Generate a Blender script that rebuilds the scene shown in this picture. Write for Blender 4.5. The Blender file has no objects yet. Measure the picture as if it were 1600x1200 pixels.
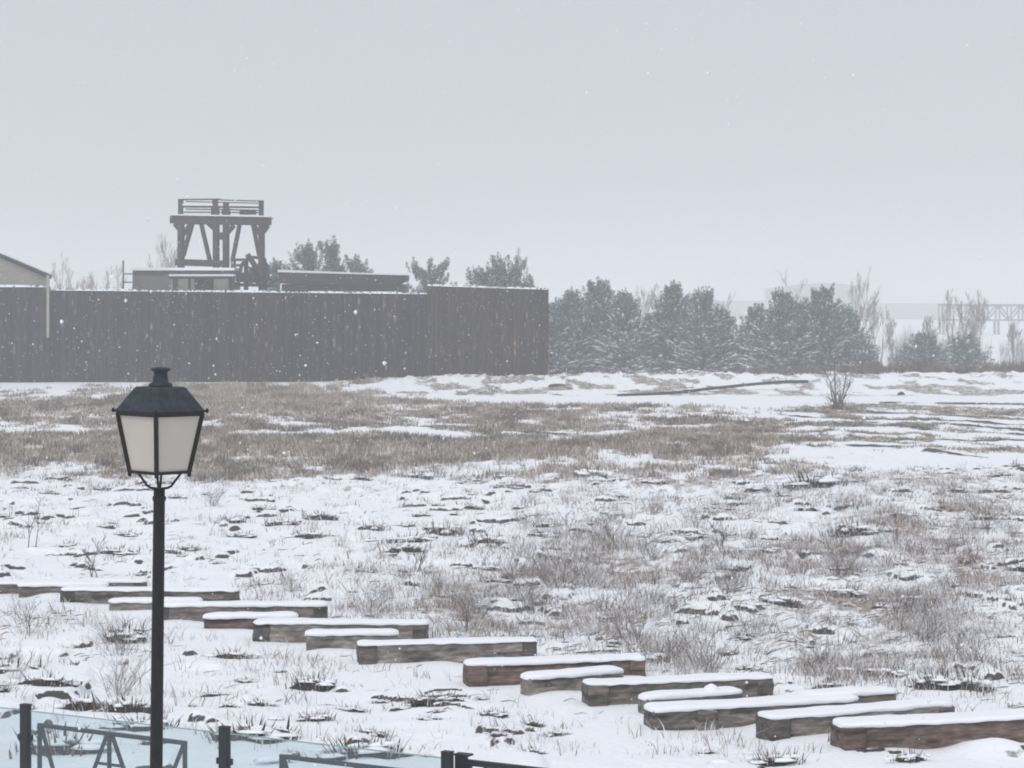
import bpy, math, random
import numpy as np
from mathutils import Vector, Matrix, noise as mnoise
SC = bpy.context.scene
COL = SC.collection
# ------------------------------------------------------------------ camera
CAM_H, F, HOR = 4.94, 3500.0, 480.0
cam = bpy.data.objects.new('camera', bpy.data.cameras.new('camera')); COL.objects.link(cam)
cam.location = (0, 0, CAM_H); cam.rotation_euler = (math.radians(90), 0, 0)
cam.data.sensor_width = 36; cam.data.lens = F / 1600 * 36
cam.data.shift_y = -(600 - HOR) / 1600
cam.data.clip_start = 0.1; cam.data.clip_end = 6000
SC.camera = cam
# ------------------------------------------------------------------ world, sun, exposure
w = bpy.data.worlds.new("World"); SC.world = w; w.use_nodes = True
nt = w.node_tree; nt.nodes.clear()
out = nt.nodes.new('ShaderNodeOutputWorld'); bg = nt.nodes.new('ShaderNodeBackground')
sky = nt.nodes.new('ShaderNodeTexSky'); sky.sky_type = 'NISHITA'; sky.sun_disc = False
sky.sun_elevation = math.radians(48); sky.sun_rotation = math.radians(200)
sky.dust_density = 4
mix = nt.nodes.new('ShaderNodeMix'); mix.data_type = 'RGBA'; mix.inputs[0].default_value = 0.93
mix.inputs[7].default_value = (6.2, 6.45, 6.98, 1)      # even snow-cloud deck over the sky
nt.links.new(sky.outputs[0], mix.inputs[6]); nt.links.new(mix.outputs[2], bg.inputs[0])
bg.inputs[1].default_value = 0.1; nt.links.new(bg.outputs[0], out.inputs[0])
sl = bpy.data.lights.new('sun', 'SUN'); sl.energy = 1.5; sl.angle = math.radians(35); sl.color = (1, 0.97, 0.94)
sun = bpy.data.objects.new('sun', sl); COL.objects.link(sun)
sun.rotation_euler = (math.radians(42), 0, math.radians(-20))
SC.view_settings.view_transform = 'Standard'; SC.view_settings.look = 'None'
SC.view_settings.exposure = 0.0; SC.view_settings.gamma = 1
SC.cycles.volume_bounces = 3; SC.cycles.max_bounces = 8; SC.cycles.transparent_max_bounces = 16
SC.cycles.filter_width = 1.9
# ------------------------------------------------------------------ helpers
def P(px, py, Y):                     # point at depth Y seen at photo pixel
    return Vector(((px - 800) / F * Y, Y, CAM_H - (py - HOR) / F * Y))
def G(px, py):                        # ground point (z=0) seen at photo pixel
    Y = CAM_H * F / (py - HOR)
    return Vector(((px - 800) / F * Y, Y, 0))
def tag(o, label=None, cat=None, group=None, kind=None):
    if label: o['label'] = label
    if cat: o['category'] = cat
    if group: o['group'] = group
    if kind: o['kind'] = kind
    return o
def empty(name, loc, label, cat, group=None, rz=0):
    o = bpy.data.objects.new(name, None); COL.objects.link(o); o.location = loc
    o.rotation_euler = (0, 0, rz); o.empty_display_size = 0.2
    return tag(o, label, cat, group)
def link(name, me, parent=None):
    o = bpy.data.objects.new(name, me); COL.objects.link(o)
    if parent is not None: o.parent = parent
    return o
def np_mesh(name, V, Fc, mats, attrs=None, smooth=False, midx=None):
    """V (n,3), Fc (m,k) with equal k"""
    V = np.asarray(V, dtype=np.float32); Fc = np.asarray(Fc, dtype=np.int32)
    me = bpy.data.meshes.new(name); k = Fc.shape[1]
    me.vertices.add(len(V)); me.vertices.foreach_set('co', V.ravel())
    me.loops.add(Fc.size); me.loops.foreach_set('vertex_index', Fc.ravel())
    me.polygons.add(len(Fc))
    me.polygons.foreach_set('loop_start', np.arange(0, Fc.size, k, dtype=np.int32))
    try: me.polygons.foreach_set('loop_total', np.full(len(Fc), k, dtype=np.int32))
    except Exception: pass
    for m in (mats if isinstance(mats, list) else [mats]): me.materials.append(m)
    if midx is not None: me.polygons.foreach_set('material_index', np.asarray(midx, dtype=np.int32))
    me.update(calc_edges=True)
    if smooth: me.polygons.foreach_set('use_smooth', np.ones(len(Fc), dtype=bool))
    for an, (typ, arr) in (attrs or {}).items():
        a = me.attributes.new(an, typ, 'POINT')
        if typ == 'FLOAT': a.data.foreach_set('value', np.asarray(arr, dtype=np.float32).ravel())
        else: a.data.foreach_set('color', np.asarray(arr, dtype=np.float32).ravel())
    return me
class MB:
    def __init__(s): s.v = []; s.f = []; s.sm = []
    def quad(s, a, b, c, d): n = len(s.v); s.v += [tuple(a), tuple(b), tuple(c), tuple(d)]; s.f.append((n, n+1, n+2, n+3)); s.sm.append(False)
    def box(s, lo, hi, M=None):
        x0, y0, z0 = lo; x1, y1, z1 = hi
        c = [(x0,y0,z0),(x1,y0,z0),(x1,y1,z0),(x0,y1,z0),(x0,y0,z1),(x1,y0,z1),(x1,y1,z1),(x0,y1,z1)]
        if M is not None: c = [tuple(M @ Vector(p)) for p in c]
        n = len(s.v); s.v += c
        for f in ((3,2,1,0),(4,5,6,7),(0,1,5,4),(1,2,6,5),(2,3,7,6),(3,0,4,7)):
            s.f.append(tuple(n+i for i in f)); s.sm.append(False)
    def bar(s, a, b, wx, wy, roll=(0,1,0)):
        """square bar a->b; wx width across, wy thickness along roll"""
        a = Vector(a); b = Vector(b); d = (b-a).normalized(); r = Vector(roll)
        u = d.cross(r)
        if u.length < 1e-4: u = d.cross(Vector((1,0,0)))
        u.normalize(); v = u.cross(d).normalized()
        n = len(s.v)
        for p in (a, b):
            for (i, j) in ((-1,-1),(1,-1),(1,1),(-1,1)):
                s.v.append(tuple(p + u*i*wx/2 + v*j*wy/2))
        for f in ((0,1,2,3),(7,6,5,4),(0,4,5,1),(1,5,6,2),(2,6,7,3),(3,7,4,0)):
            s.f.append(tuple(n+i for i in f)); s.sm.append(False)
    def tube(s, pts, rad, seg=6, caps=True, smooth=True):
        pts = [Vector(p) for p in pts]; rad = rad if isinstance(rad, (list, tuple)) else [rad]*len(pts)
        n0 = len(s.v)
        for i, p in enumerate(pts):
            d = (pts[min(i+1, len(pts)-1)] - pts[max(i-1, 0)]).normalized()
            u = d.cross(Vector((0,0,1)))
            if u.length < 1e-3: u = Vector((1,0,0))
            u.normalize(); v = d.cross(u)
            for k in range(seg):
                t = 2*math.pi*k/seg
                s.v.append(tuple(p + (u*math.cos(t)+v*math.sin(t))*rad[i]))
        for i in range(len(pts)-1):
            for k in range(seg):
                a = n0+i*seg+k; b = n0+i*seg+(k+1) % seg
                s.f.append((a, b, b+seg, a+seg)); s.sm.append(smooth)
        if caps:
            s.f.append(tuple(n0+k for k in reversed(range(seg)))); s.sm.append(False)
            m = n0+(len(pts)-1)*seg
            s.f.append(tuple(m+k for k in range(seg))); s.sm.append(False)
    def lathe(s, prof, seg=16, c=(0,0,0), smooth=True, rot=0.0):
        n0 = len(s.v)
        for (r, z) in prof:
            for k in range(seg):
                t = rot + 2*math.pi*k/seg; s.v.append((c[0]+r*math.cos(t), c[1]+r*math.sin(t), c[2]+z))
        for i in range(len(prof)-1):
            for k in range(seg):
                a = n0+i*seg+k; b = n0+i*seg+(k+1) % seg
                s.f.append((a, b, b+seg, a+seg)); s.sm.append(smooth)
        s.f.append(tuple(n0+k for k in reversed(range(seg)))); s.sm.append(False)
        m = n0+(len(prof)-1)*seg
        s.f.append(tuple(m+k for k in range(seg))); s.sm.append(False)
    def build(s, name, mat, parent=None, bevel=0.0):
        me = bpy.data.meshes.new(name); me.from_pydata(s.v, [], s.f); me.materials.append(mat)
        me.polygons.foreach_set('use_smooth', np.array(s.sm, dtype=bool)); me.update()
        o = link(name, me, parent)
        if bevel:
            b = o.modifiers.new('bevel', 'BEVEL'); b.width = bevel; b.segments = 2; b.limit_method = 'ANGLE'
        return o
# ---- numpy value noise
def _hash(ix, iy, seed):
    h = (ix.astype(np.int64)*374761393 + iy.astype(np.int64)*668265263 + seed*974634777) & 0xffffffff
    h = ((h ^ (h >> 13))*1274126177) & 0xffffffff
    h = ((h ^ (h >> 16))*2246822519) & 0xffffffff
    return ((h ^ (h >> 15)) & 0xffff)/65535.0
def vn(x, y, seed=0):
    x = np.asarray(x, float); y = np.asarray(y, float)
    ix = np.floor(x); iy = np.floor(y); fx = x-ix; fy = y-iy
    fx = fx*fx*fx*(fx*(fx*6-15)+10); fy = fy*fy*fy*(fy*(fy*6-15)+10)
    a = _hash(ix, iy, seed); b = _hash(ix+1, iy, seed); c = _hash(ix, iy+1, seed); d = _hash(ix+1, iy+1, seed)
    return (a*(1-fx)+b*fx)*(1-fy)+(c*(1-fx)+d*fx)*fy
def fbm(x, y, seed=0, oct=3):
    s = 0; a = 1; t = 0
    for i in range(oct):
        s = s+a*vn(x*2**i+17.3*i, y*2**i+9.1*i, seed+i*31); t += a; a *= .5
    return s/t
def ss(a, b, x):
    t = np.clip((x-a)/(b-a), 0, 1); return t*t*(3-2*t)
# ------------------------------------------------------------------ materials
def mat(name, col, rough=0.8, attr=None, var=0.0, vscale=(3,3,3), spec=0.3, metal=0.0, bump=0.0, bscale=None, col2=None, transl=0.0):
    m = bpy.data.materials.new(name); m.use_nodes = True; t = m.node_tree; L = t.links
    b = t.nodes['Principled BSDF']; b.inputs['Roughness'].default_value = rough
    b.inputs['Specular IOR Level'].default_value = spec; b.inputs['Metallic'].default_value = metal
    b.inputs['Base Color'].default_value = (*col, 1)
    src = None
    if attr:
        a = t.nodes.new('ShaderNodeAttribute'); a.attribute_name = attr; src = a.outputs['Color']
    if var or col2 or bump:
        tc = t.nodes.new('ShaderNodeTexCoord'); mp = t.nodes.new('ShaderNodeMapping'); mp.inputs['Scale'].default_value = vscale
        L.new(tc.outputs['Object'], mp.inputs[0])
        n = t.nodes.new('ShaderNodeTexNoise'); n.inputs['Scale'].default_value = 1; n.inputs['Detail'].default_value = 6
        n.inputs['Roughness'].default_value = 0.65
        L.new(mp.outputs[0], n.inputs['Vector'])
        mr = t.nodes.new('ShaderNodeMapRange'); mr.inputs[1].default_value = .3; mr.inputs[2].default_value = .7
        L.new(n.outputs[0], mr.inputs[0])
        if var or col2:
            mx = t.nodes.new('ShaderNodeMix'); mx.data_type = 'RGBA'
            c2 = col2 or tuple(c*(1+var) for c in col); c1 = col if col2 else tuple(c*(1-var) for c in col)
            if src is not None:
                mx.blend_type = 'MULTIPLY'; mx.inputs[0].default_value = 1
                L.new(src, mx.inputs[6]); cr = t.nodes.new('ShaderNodeMix'); cr.data_type = 'RGBA'
                cr.inputs[6].default_value = (1-var,)*3+(1,); cr.inputs[7].default_value = (1+var,)*3+(1,)
                L.new(mr.outputs[0], cr.inputs[0]); L.new(cr.outputs[2], mx.inputs[7])
            else:
                mx.inputs[6].default_value = (*c1, 1); mx.inputs[7].default_value = (*c2, 1)
                L.new(mr.outputs[0], mx.inputs[0])
            src = mx.outputs[2]
        if bump:
            bp = t.nodes.new('ShaderNodeBump'); bp.inputs['Strength'].default_value = bump; bp.inputs['Distance'].default_value = 0.03
            L.new(n.outputs[0], bp.inputs['Height']); L.new(bp.outputs[0], b.inputs['Normal'])
    if src is not None: L.new(src, b.inputs['Base Color'])
    return m
SNOWC = (0.86, 0.885, 0.93)
M = {}
M['snow'] = mat('snow', SNOWC, 0.75, var=0.03, vscale=(5,5,5), bump=0.25)
M['needle'] = mat('needle', (.05,.08,.07), 0.7, attr='tint', spec=.2)
M['twig'] = mat('twig', (.1,.08,.07), 0.9, attr='tint', spec=.1)
M['bark'] = mat('bark', (0.10, 0.08, 0.07), 0.9, var=.3, vscale=(3,3,1))
M['shrub_bark'] = mat('shrub_bark', (0.15, 0.115, 0.10), 0.9, var=.25)
M['pale_bark'] = mat('pale_bark', (0.24, 0.215, 0.205), 0.9, var=.2)
M['wall_wood'] = mat('wall_wood', (0.05,0.043,0.044), 0.9, attr='tint', var=.35, vscale=(1.5,1.5,.5), spec=.15)
M['old_wood'] = mat('old_wood', (0.045,0.043,0.045), 0.9, var=.35, vscale=(3,3,3), spec=.15)
M['sleeper'] = mat('sleeper', (0.075,0.062,0.055), 0.85, attr='tint', var=.6, vscale=(6,14,30), spec=.2, bump=.8)
M['sleeper_end'] = mat('sleeper_end', (0.06,0.042,0.038), 0.9, var=.5, vscale=(12,12,12), spec=.2, bump=.5)
M['porch_wood'] = mat('porch_wood', (0.24,0.225,0.20), 0.9, var=.3)
M['glass_edge'] = mat('glass_edge', (0.22,0.36,0.37), 0.3, var=.1)
M['stone'] = mat('stone', (0.36,0.335,0.29), 0.9, var=.18, vscale=(1,1,2))
M['hut_wall'] = mat('hut_wall', (0.15,0.148,0.145), 0.9, var=.2, vscale=(1,1,1))
M['dark'] = mat('dark', (0.035,0.036,0.040), 0.85, var=.3)
M['black_metal'] = mat('black_metal', (0.011,0.010,0.011), 0.6, var=.6, vscale=(30,30,12), spec=.2, bump=.15)
M['roof_metal'] = mat('roof_metal', (0.012,0.016,0.022), 0.6, col2=(0.045,0.055,0.07), vscale=(14,14,14), spec=.2)
M['fence_metal'] = mat('fence_metal', (0.018,0.020,0.026), 0.5, var=.3, vscale=(20,20,6), spec=.25)
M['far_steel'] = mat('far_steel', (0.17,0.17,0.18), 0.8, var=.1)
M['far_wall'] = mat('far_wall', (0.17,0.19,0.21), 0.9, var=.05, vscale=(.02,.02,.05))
# milk glass
m = mat('milk_glass', (0.64,0.60,0.535), 0.25, var=.04, vscale=(4,4,4)); t = m.node_tree
tr = t.nodes.new('ShaderNodeBsdfTranslucent'); tr.inputs[0].default_value = (.85,.80,.72,1)
ms = t.nodes.new('ShaderNodeMixShader'); ms.inputs[0].default_value = .3
o_ = t.nodes['Material Output']; t.links.new(t.nodes['Principled BSDF'].outputs[0], ms.inputs[1]); t.links.new(tr.outputs[0], ms.inputs[2]); t.links.new(ms.outputs[0], o_.inputs[0]); M['milk'] = m
# thin clear railing glass
m = bpy.data.materials.new('rail_glass'); m.use_nodes = True; t = m.node_tree; t.nodes.clear()
o_ = t.nodes.new('ShaderNodeOutputMaterial'); tp = t.nodes.new('ShaderNodeBsdfTransparent'); tp.inputs[0].default_value = (.86,.905,.915,1)
gl = t.nodes.new('ShaderNodeBsdfGlossy'); gl.inputs[0].default_value = (.9,.95,1,1); gl.inputs[1].default_value = .08
df = t.nodes.new('ShaderNodeBsdfDiffuse'); df.inputs[0].default_value = (.62,.78,.82,1)
a1 = t.nodes.new('ShaderNodeMixShader'); a1.inputs[0].default_value = .02; a2 = t.nodes.new('ShaderNodeMixShader'); a2.inputs[0].default_value = .04
t.links.new(tp.outputs[0], a1.inputs[1]); t.links.new(df.outputs[0], a1.inputs[2])
t.links.new(a1.outputs[0], a2.inputs[1]); t.links.new(gl.outputs[0], a2.inputs[2]); t.links.new(a2.outputs[0], o_.inputs[0]); M['glass'] = m
# ------------------------------------------------------------------ beams layout (needed by the terrain)
# (left base px, py), (right base px, py), height m, depth m, label, snow left end rounded?
BEAMS = [
 ((-70,928),(228,924),.17,.34,1,'dark snow-topped timber at the far left end of the row, cut by the photo edge','L'),
 ((28,931),(166,930),.17,.30,0,'short snow-topped timber lying in front of the leftmost long one','S'),
 ((95,944),(369,946),.24,.34,1,'long snow-topped timber passing just behind the lamp post, its right end past the post','L'),
 ((170,957),(312,957),.17,.30,0,'short snow-topped timber whose middle is hidden by the lamp post','S'),
 ((240,973),(510,972),.26,.34,1,'long snow-topped timber starting right behind the lamp post and reaching right','L'),
 ((318,986),(463,985),.20,.30,0,'short snow-topped timber, first one wholly to the right of the lamp post','S'),
 ((396,1002),(667,1004),.27,.34,1,'long snow-topped timber just behind two short ones, directly left of the long grey one with dark end bands','L'),
 ((478,1017),(621,1016),.23,.30,0,'short snow-topped timber in the middle left, with a dark left end','S'),
 ((562,1037),(839,1030),.26,.34,1,'long grey timber with thick snow cap and dark bands at both ends','L'),
 ((733,1071),(1009,1060),.26,.36,1,'long rust brown snow-topped timber in the centre of the row','L'),
 ((827,1088),(976,1076),.22,.30,0,'short grey timber with a round snow cap in front of the rust brown centre one','S'),
 ((921,1104),(1209,1092),.27,.36,1,'long snow-topped timber with a rust brown right end beside the frosted weeds','L'),
 ((1012,1119),(1162,1107),.20,.30,0,'short timber almost buried under snow with a small peak of snow on top','S'),
 ((1022,1141),(1345,1122),.22,.38,1,'long low timber with a rounded snow nub and a stubby block at its left','L'),
 ((1262,1121),(1402,1112),.24,.30,0,'small timber with rounded snow cap behind the overlapping long ones on the right','S'),
 ((1205,1160),(1492,1138),.27,.38,1,'long grey timber under a broad snow sheet, second from the right end','L'),
 ((1320,1176),(1640,1158),.28,.38,1,'reddish brown timber nearest the camera at the right photo edge','L'),
]
SEG = np.array([[*G(*b[0])[:2], *G(*b[1])[:2]] for b in BEAMS])
def dseg(X, Y):
    d = np.full(X.shape, 1e9)
    for x0, y0, x1, y1 in SEG:
        dx, dy = x1-x0, y1-y0; t = np.clip(((X-x0)*dx+(Y-y0)*dy)/(dx*dx+dy*dy), 0, 1)
        d = np.minimum(d, np.hypot(X-x0-t*dx, (Y-y0-t*dy)))
    return d
# ------------------------------------------------------------------ terrain functions
def pxy(X, Y): return 800+X/Y*F, HOR+CAM_H*F/Y
def plateau(X, Y):
    n = fbm(X*1.25, Y*.75, 5, 3)
    m = vn(X*.22, Y*.15, 77)
    px, py = pxy(X, Y)
    boost = 0.05*np.exp(-((px-120)/260)**2-((py-1080)/60)**2)
    thr = .66-.05*m-boost
    return ss(0, .05, n-thr)
def height(X, Y):
    X = np.asarray(X, float); Y = np.asarray(Y, float)
    near = ss(20, 23, Y)*(1-ss(95, 125, Y))
    h = near*(.22*(fbm(X*.13, Y*.09, 1)-.5)+.16*(fbm(X*.7, Y*.45, 2)-.5)+.07*(fbm(X*2.6, Y*1.6, 3)-.5))
    n4 = np.abs(vn(X*1.9, Y*1.3, 8)-.5)*2
    h = h+near*.05*(1-n4)*ss(.4, .7, vn(X*.5, Y*.3, 9))
    h = h+near*.085*plateau(X, Y)*(1-ss(60, 80, Y))
    px, py = pxy(X, Y)
    d = dseg(X, Y) if np.min(Y) < 50 else np.full(X.shape, 9.)
    h = h*(ss(.3, 2.6, d)*.95+.05)
    h = h+.10*(vn(X*1.9, Y*.5, 41)-.42)*np.exp(-(d/.4)**2)
    # mound in front of the nearest timber
    q = G(1560, 1178); h = h+.15*np.exp(-((X-q.x)/.45)**2-((Y-q.y)/.35)**2)
    # snow bank at the foot of the pines
    e = ss(-14, -3, X)*(1-ss(120, 200, X))
    prof = ss(126, 141, Y)*(1-ss(150, 165, Y))
    h = h+e*prof*(.60+.36*(fbm(X*.55, Y*.25, 12, 4)-.5)+.20*(vn(X*1.7, Y*.5, 13)-.5)+.16*(vn(X*4.1, Y*.9, 14)-.5))
    h = h-1.15*ss(-6, 4, X)*ss(150, 164, Y)*(1-ss(380, 520, Y))
    wb = (1-ss(-11, -4, X))*ss(138, 142, Y)*.12
    return h+wb
def interp(x, pts): return np.interp(x, [p[0] for p in pts], [p[1] for p in pts])
YT = [(-400,622),(150,621),(215,612),(250,598),(480,602),(510,613),(700,627),(1000,632),(1180,636),(1280,631),(1600,630),(2000,634)]
YB = [(-400,722),(0,727),(300,742),(600,746),(720,733),(900,717),(1200,712),(1340,705),(1420,703),(1600,708),(2000,712)]
DARKS = [[(1325,642),(1425,647),(1600,655),(1900,666)],[(1350,660),(1462,664),(1520,667)],[(1355,667),(1462,674),(1600,679),(1900,690)],[(1500,665),(1600,671),(1900,684)],
 [(1250,687),(1395,690),(1600,690),(1900,693)],[(1450,709),(1535,716)],[(1570,730),(1600,737),(1800,760)],[(1250,664),(1312,665)],
 [(487,657),(662,666),(837,675),(995,685),(1120,690)],[(800,664),(1000,672),(1200,676)],[(-300,681),(60,682),(180,686)],[(330,686),(560,686),(720,687)],
 [(1380,629),(1600,632),(1900,640)],[(1150,648),(1330,653)],[(1400,655),(1600,663),(1900,672)],[(1330,700),(1480,703)],[(560,640),(760,646),(900,650)],[(1050,658),(1340,668)]]
WHITES = [([(592,650),(680,659)],3),([(-300,672),(0,672),(178,676)],4.5),([(352,680),(480,677),(620,676),(728,679)],5),([(780,678),(980,678)],4),([(938,664),(1091,666)],3),
 ([(955,649),(1100,651),(1300,655)],3),([(1330,647),(1600,661),(1900,672)],2.4),([(1300,657),(1420,660)],3),([(1340,672),(1470,680),(1600,684),(1900,697)],2.6),([(1230,672),(1330,674)],3),
 ([(1290,680),(1440,684)],2.2),([(1250,695),(1420,698),(1600,698),(1900,702)],3),([(1480,660),(1600,665),(1900,676)],3),([(1100,640),(1280,648)],3),([(420,662),(600,671),(700,676)],2.5),([(75,599),(150,604)],2)]
def pline(px, py, pts, wd):
    xs = [p[0] for p in pts]
    yc = interp(px, pts); inside = ss(xs[0]-20, xs[0]+10, px)*(1-ss(xs[-1]-10, xs[-1]+20, px))
    return inside*np.exp(-((py-yc)/wd)**2)
def vegmask(X, Y):
    """share of ground covered by dead grass rather than snow"""
    px, py = pxy(X, Y)
    wob = 9*(fbm(px/90, py/25, 21)-.5)*2
    yt = interp(px, YT); yb = interp(px, YB)
    v = ss(-3, 4, py+wob*.35-yt)*(1-ss(-9, 9, py+wob*1.8-yb))
    right = ss(1150, 1420, px)
    v = v*(1-right*(.88*ss(.50, .60, fbm(px/230, (py-.03*px)/2.8, 22, 3))))*(1-.65*ss(.5, .6, fbm(px/55, py/5, 23)))*(1-.5*ss(.5,.6,fbm(px/16,py/3.5,25)))
    for pts, wd in WHITES: v = v*(1-.97*pline(px, py, pts, wd))
    # thin litter in the middle ground
    blobs = 0
    for bx, by, rx, ry, a in ((1250,880,230,60,.30),(880,880,120,45,.34),(1500,815,150,50,.34),(720,950,110,40,.30),(1450,950,200,70,.26),(1000,960,160,50,.16),(700,750,500,25,.2),(1150,745,300,25,.24),(1100,1030,200,40,.14),(150,745,300,22,.22)):
        blobs = blobs+a*np.exp(-((px-bx)/rx)**2-((py-by)/ry)**2)
    lit = ss(.42, .62, fbm(X*.8, Y*.4, 24))*blobs*1.9
    bank = .58*ss(.43, .62, fbm(X*.75, Y*.28, 26, 4))*ss(-16, -10, X)*ss(122, 127, Y)*(1-ss(146, 152, Y))
    leftb = .5*ss(.5, .62, fbm(X*.5, Y*.2, 27))*(1-ss(-16, -10, X))*ss(118, 124, Y)
    return np.clip(np.maximum(np.maximum(v, lit), np.maximum(bank, leftb)), 0, 1)
def darkmask(X, Y):
    px, py = pxy(X, Y); d = 0
    for pts in DARKS: d = np.maximum(d, pline(px, py, pts, 1.6))
    d = d*ss(.22, .48, fbm(px/60, py/7, 33, 4))*1.15
    # bare dark earth on steep faces turned to the viewer
    e = .12
    p0 = plateau(X, Y); p1 = plateau(X, Y+e)
    s = ss(.12, .5, p1-p0)*ss(.28, .55, vn(X*.9, Y*.5, 34))*(Y > 22)*(1-ss(62, 80, Y))
    return np.clip(d+s, 0, 1)
# ------------------------------------------------------------------ ground mesh
def axis(segs):
    out = []
    for a, b, st in segs: out += list(np.arange(a, b, st))
    return np.array(out+[segs[-1][1]])
Ys = axis([(-60,16,8),(16,22,.5),(22,46,.055),(46,70,.1),(70,120,.25),(120,170,.22),(170,300,5),(300,2500,60)])
xp = axis([(0,8.5,.055),(8.5,12,.08),(12,20,.14),(20,44,.25),(44,80,2),(80,800,40)])
Xs = np.concatenate([-xp[:0:-1], xp])
XX, YY = np.meshgrid(Xs, Ys)
Ysafe = np.maximum(YY, 5.)
Z = height(XX, Ysafe)*(YY > 10)
veg = np.where(YY > 20, vegmask(XX, Ysafe), 0); drk = np.where(YY > 20, darkmask(XX, Ysafe), 0)
nx, ny = len(Xs), len(Ys)
ii = np.arange(nx*ny).reshape(ny, nx)
Fq = np.stack([ii[:-1,:-1], ii[:-1,1:], ii[1:,1:], ii[1:,:-1]], -1).reshape(-1, 4)
gm = bpy.data.materials.new('snowy_ground'); gm.use_nodes = True; t = gm.node_tree; L = t.links; b = t.nodes['Principled BSDF']
b.inputs['Roughness'].default_value = .8; b.inputs['Specular IOR Level'].default_value = .25
def N(k, **kw):
    n = t.nodes.new(k)
    for a, v in kw.items(): setattr(n, a, v)
    return n
tc = N('ShaderNodeTexCoord'); mp = N('ShaderNodeMapping'); mp.inputs['Scale'].default_value = (1, .45, 1); L.new(tc.outputs['Object'], mp.inputs[0])
n1 = N('ShaderNodeTexNoise'); n1.inputs['Scale'].default_value = 3.2; n1.inputs['Detail'].default_value = 8; n1.inputs['Roughness'].default_value = .7; L.new(mp.outputs[0], n1.inputs['Vector'])
n2 = N('ShaderNodeTexNoise'); n2.inputs['Scale'].default_value = 11; n2.inputs['Detail'].default_value = 5; L.new(tc.outputs['Object'], n2.inputs['Vector'])
av = N('ShaderNodeAttribute', attribute_name='veg'); ad = N('ShaderNodeAttribute', attribute_name='dark')
def mth(op, a, b_, clamp=False):
    n = N('ShaderNodeMath', operation=op); n.use_clamp = clamp
    for i, x in enumerate((a, b_)):
        if isinstance(x, (int, float)): n.inputs[i].default_value = x
        else: L.new(x, n.inputs[i])
    return n.outputs[0]
nz = mth('MULTIPLY', mth('SUBTRACT', n1.outputs[0], .5), 2.2)
vf = mth('MULTIPLY', mth('SUBTRACT', mth('ADD', av.outputs['Fac'], nz), .28), 3.0, True)
vf = mth('MULTIPLY', vf, mth('MULTIPLY', av.outputs['Fac'], 6, True), True)
cg = N('ShaderNodeMix', data_type='RGBA'); cg.inputs[6].default_value = (.17,.125,.10,1); cg.inputs[7].default_value = (.42,.36,.305,1); L.new(n2.outputs[0], cg.inputs[0])
c1 = N('ShaderNodeMix', data_type='RGBA'); c1.inputs[6].default_value = (*SNOWC, 1); L.new(cg.outputs[2], c1.inputs[7]); L.new(vf, c1.inputs[0])
dfac = mth('MULTIPLY', mth('SUBTRACT', mth('ADD', ad.outputs['Fac'], mth('MULTIPLY', nz, .9)), .35), 4, True)
dfac = mth('MULTIPLY', dfac, mth('MULTIPLY', ad.outputs['Fac'], 5, True), True)
c2 = N('ShaderNodeMix', data_type='RGBA'); c2.inputs[7].default_value = (.065,.056,.052,1); L.new(c1.outputs[2], c2.inputs[6]); L.new(dfac, c2.inputs[0])
L.new(c2.outputs[2], b.inputs['Base Color'])
bp = N('ShaderNodeBump'); bp.inputs['Strength'].default_value = .5; bp.inputs['Distance'].default_value = .05
L.new(n2.outputs[0], bp.inputs['Height']); L.new(bp.outputs[0], b.inputs['Normal'])
me = np_mesh('ground', np.stack([XX, YY, Z], -1).reshape(-1, 3), Fq, gm, {'veg': ('FLOAT', veg), 'dark': ('FLOAT', drk)}, smooth=True)
tag(link('ground', me), kind='structure')
# ------------------------------------------------------------------ grass and weeds (uncountable)
rng = np.random.default_rng(7)
def blades(X, Y, hgt, wid, lean, n, cols, zoff=-.01):
    """n blades per tuft; returns verts (tri tips), faces, colours"""
    k = len(X); X = np.repeat(X, n); Y = np.repeat(Y, n); Hh = np.repeat(hgt, n)*rng.uniform(.55, 1.1, k*n)
    W = np.repeat(wid, n)*rng.uniform(.7, 1.3, k*n)
    sp = lean[0]
    X = X+rng.normal(0, 1, k*n)*sp; Y = Y+rng.normal(0, 1, k*n)*sp
    Zb = height(X, Y)+zoff
    ya = rng.uniform(0, math.pi, k*n); dx = np.cos(ya)*W/2; dy = np.sin(ya)*W/2
    lx = rng.normal(0, 1, k*n)*Hh*lean[1]; ly = rng.normal(0, 1, k*n)*Hh*lean[1]
    a = np.stack([X-dx, Y-dy, Zb], 1); b_ = np.stack([X+dx, Y+dy, Zb], 1)
    mid = np.stack([X+lx*.35, Y+ly*.35, Zb+Hh*.6], 1); off = np.stack([dx*.7, dy*.7, 0*dx], 1)
    tip = np.stack([X+lx, Y+ly, Zb+Hh], 1)
    V = np.stack([a, b_, mid-off, mid+off, tip], 1).reshape(-1, 3)
    i0 = np.arange(k*n)*5
    Fc = np.concatenate([np.stack([i0, i0+1, i0+3], 1), np.stack([i0, i0+3, i0+2], 1), np.stack([i0+2, i0+3, i0+4], 1)])
    C = np.repeat(np.repeat(cols, n, 0)*rng.uniform(.75, 1.2, (k*n, 1)), 5, 0)
    C = np.concatenate([np.clip(C, 0, .9), np.ones((len(C), 1))], 1)
    return V, Fc, C
def palette(n, cs, wts):
    cs = np.array(cs); return cs[rng.choice(len(cs), n, p=np.array(wts)/sum(wts))]
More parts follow.
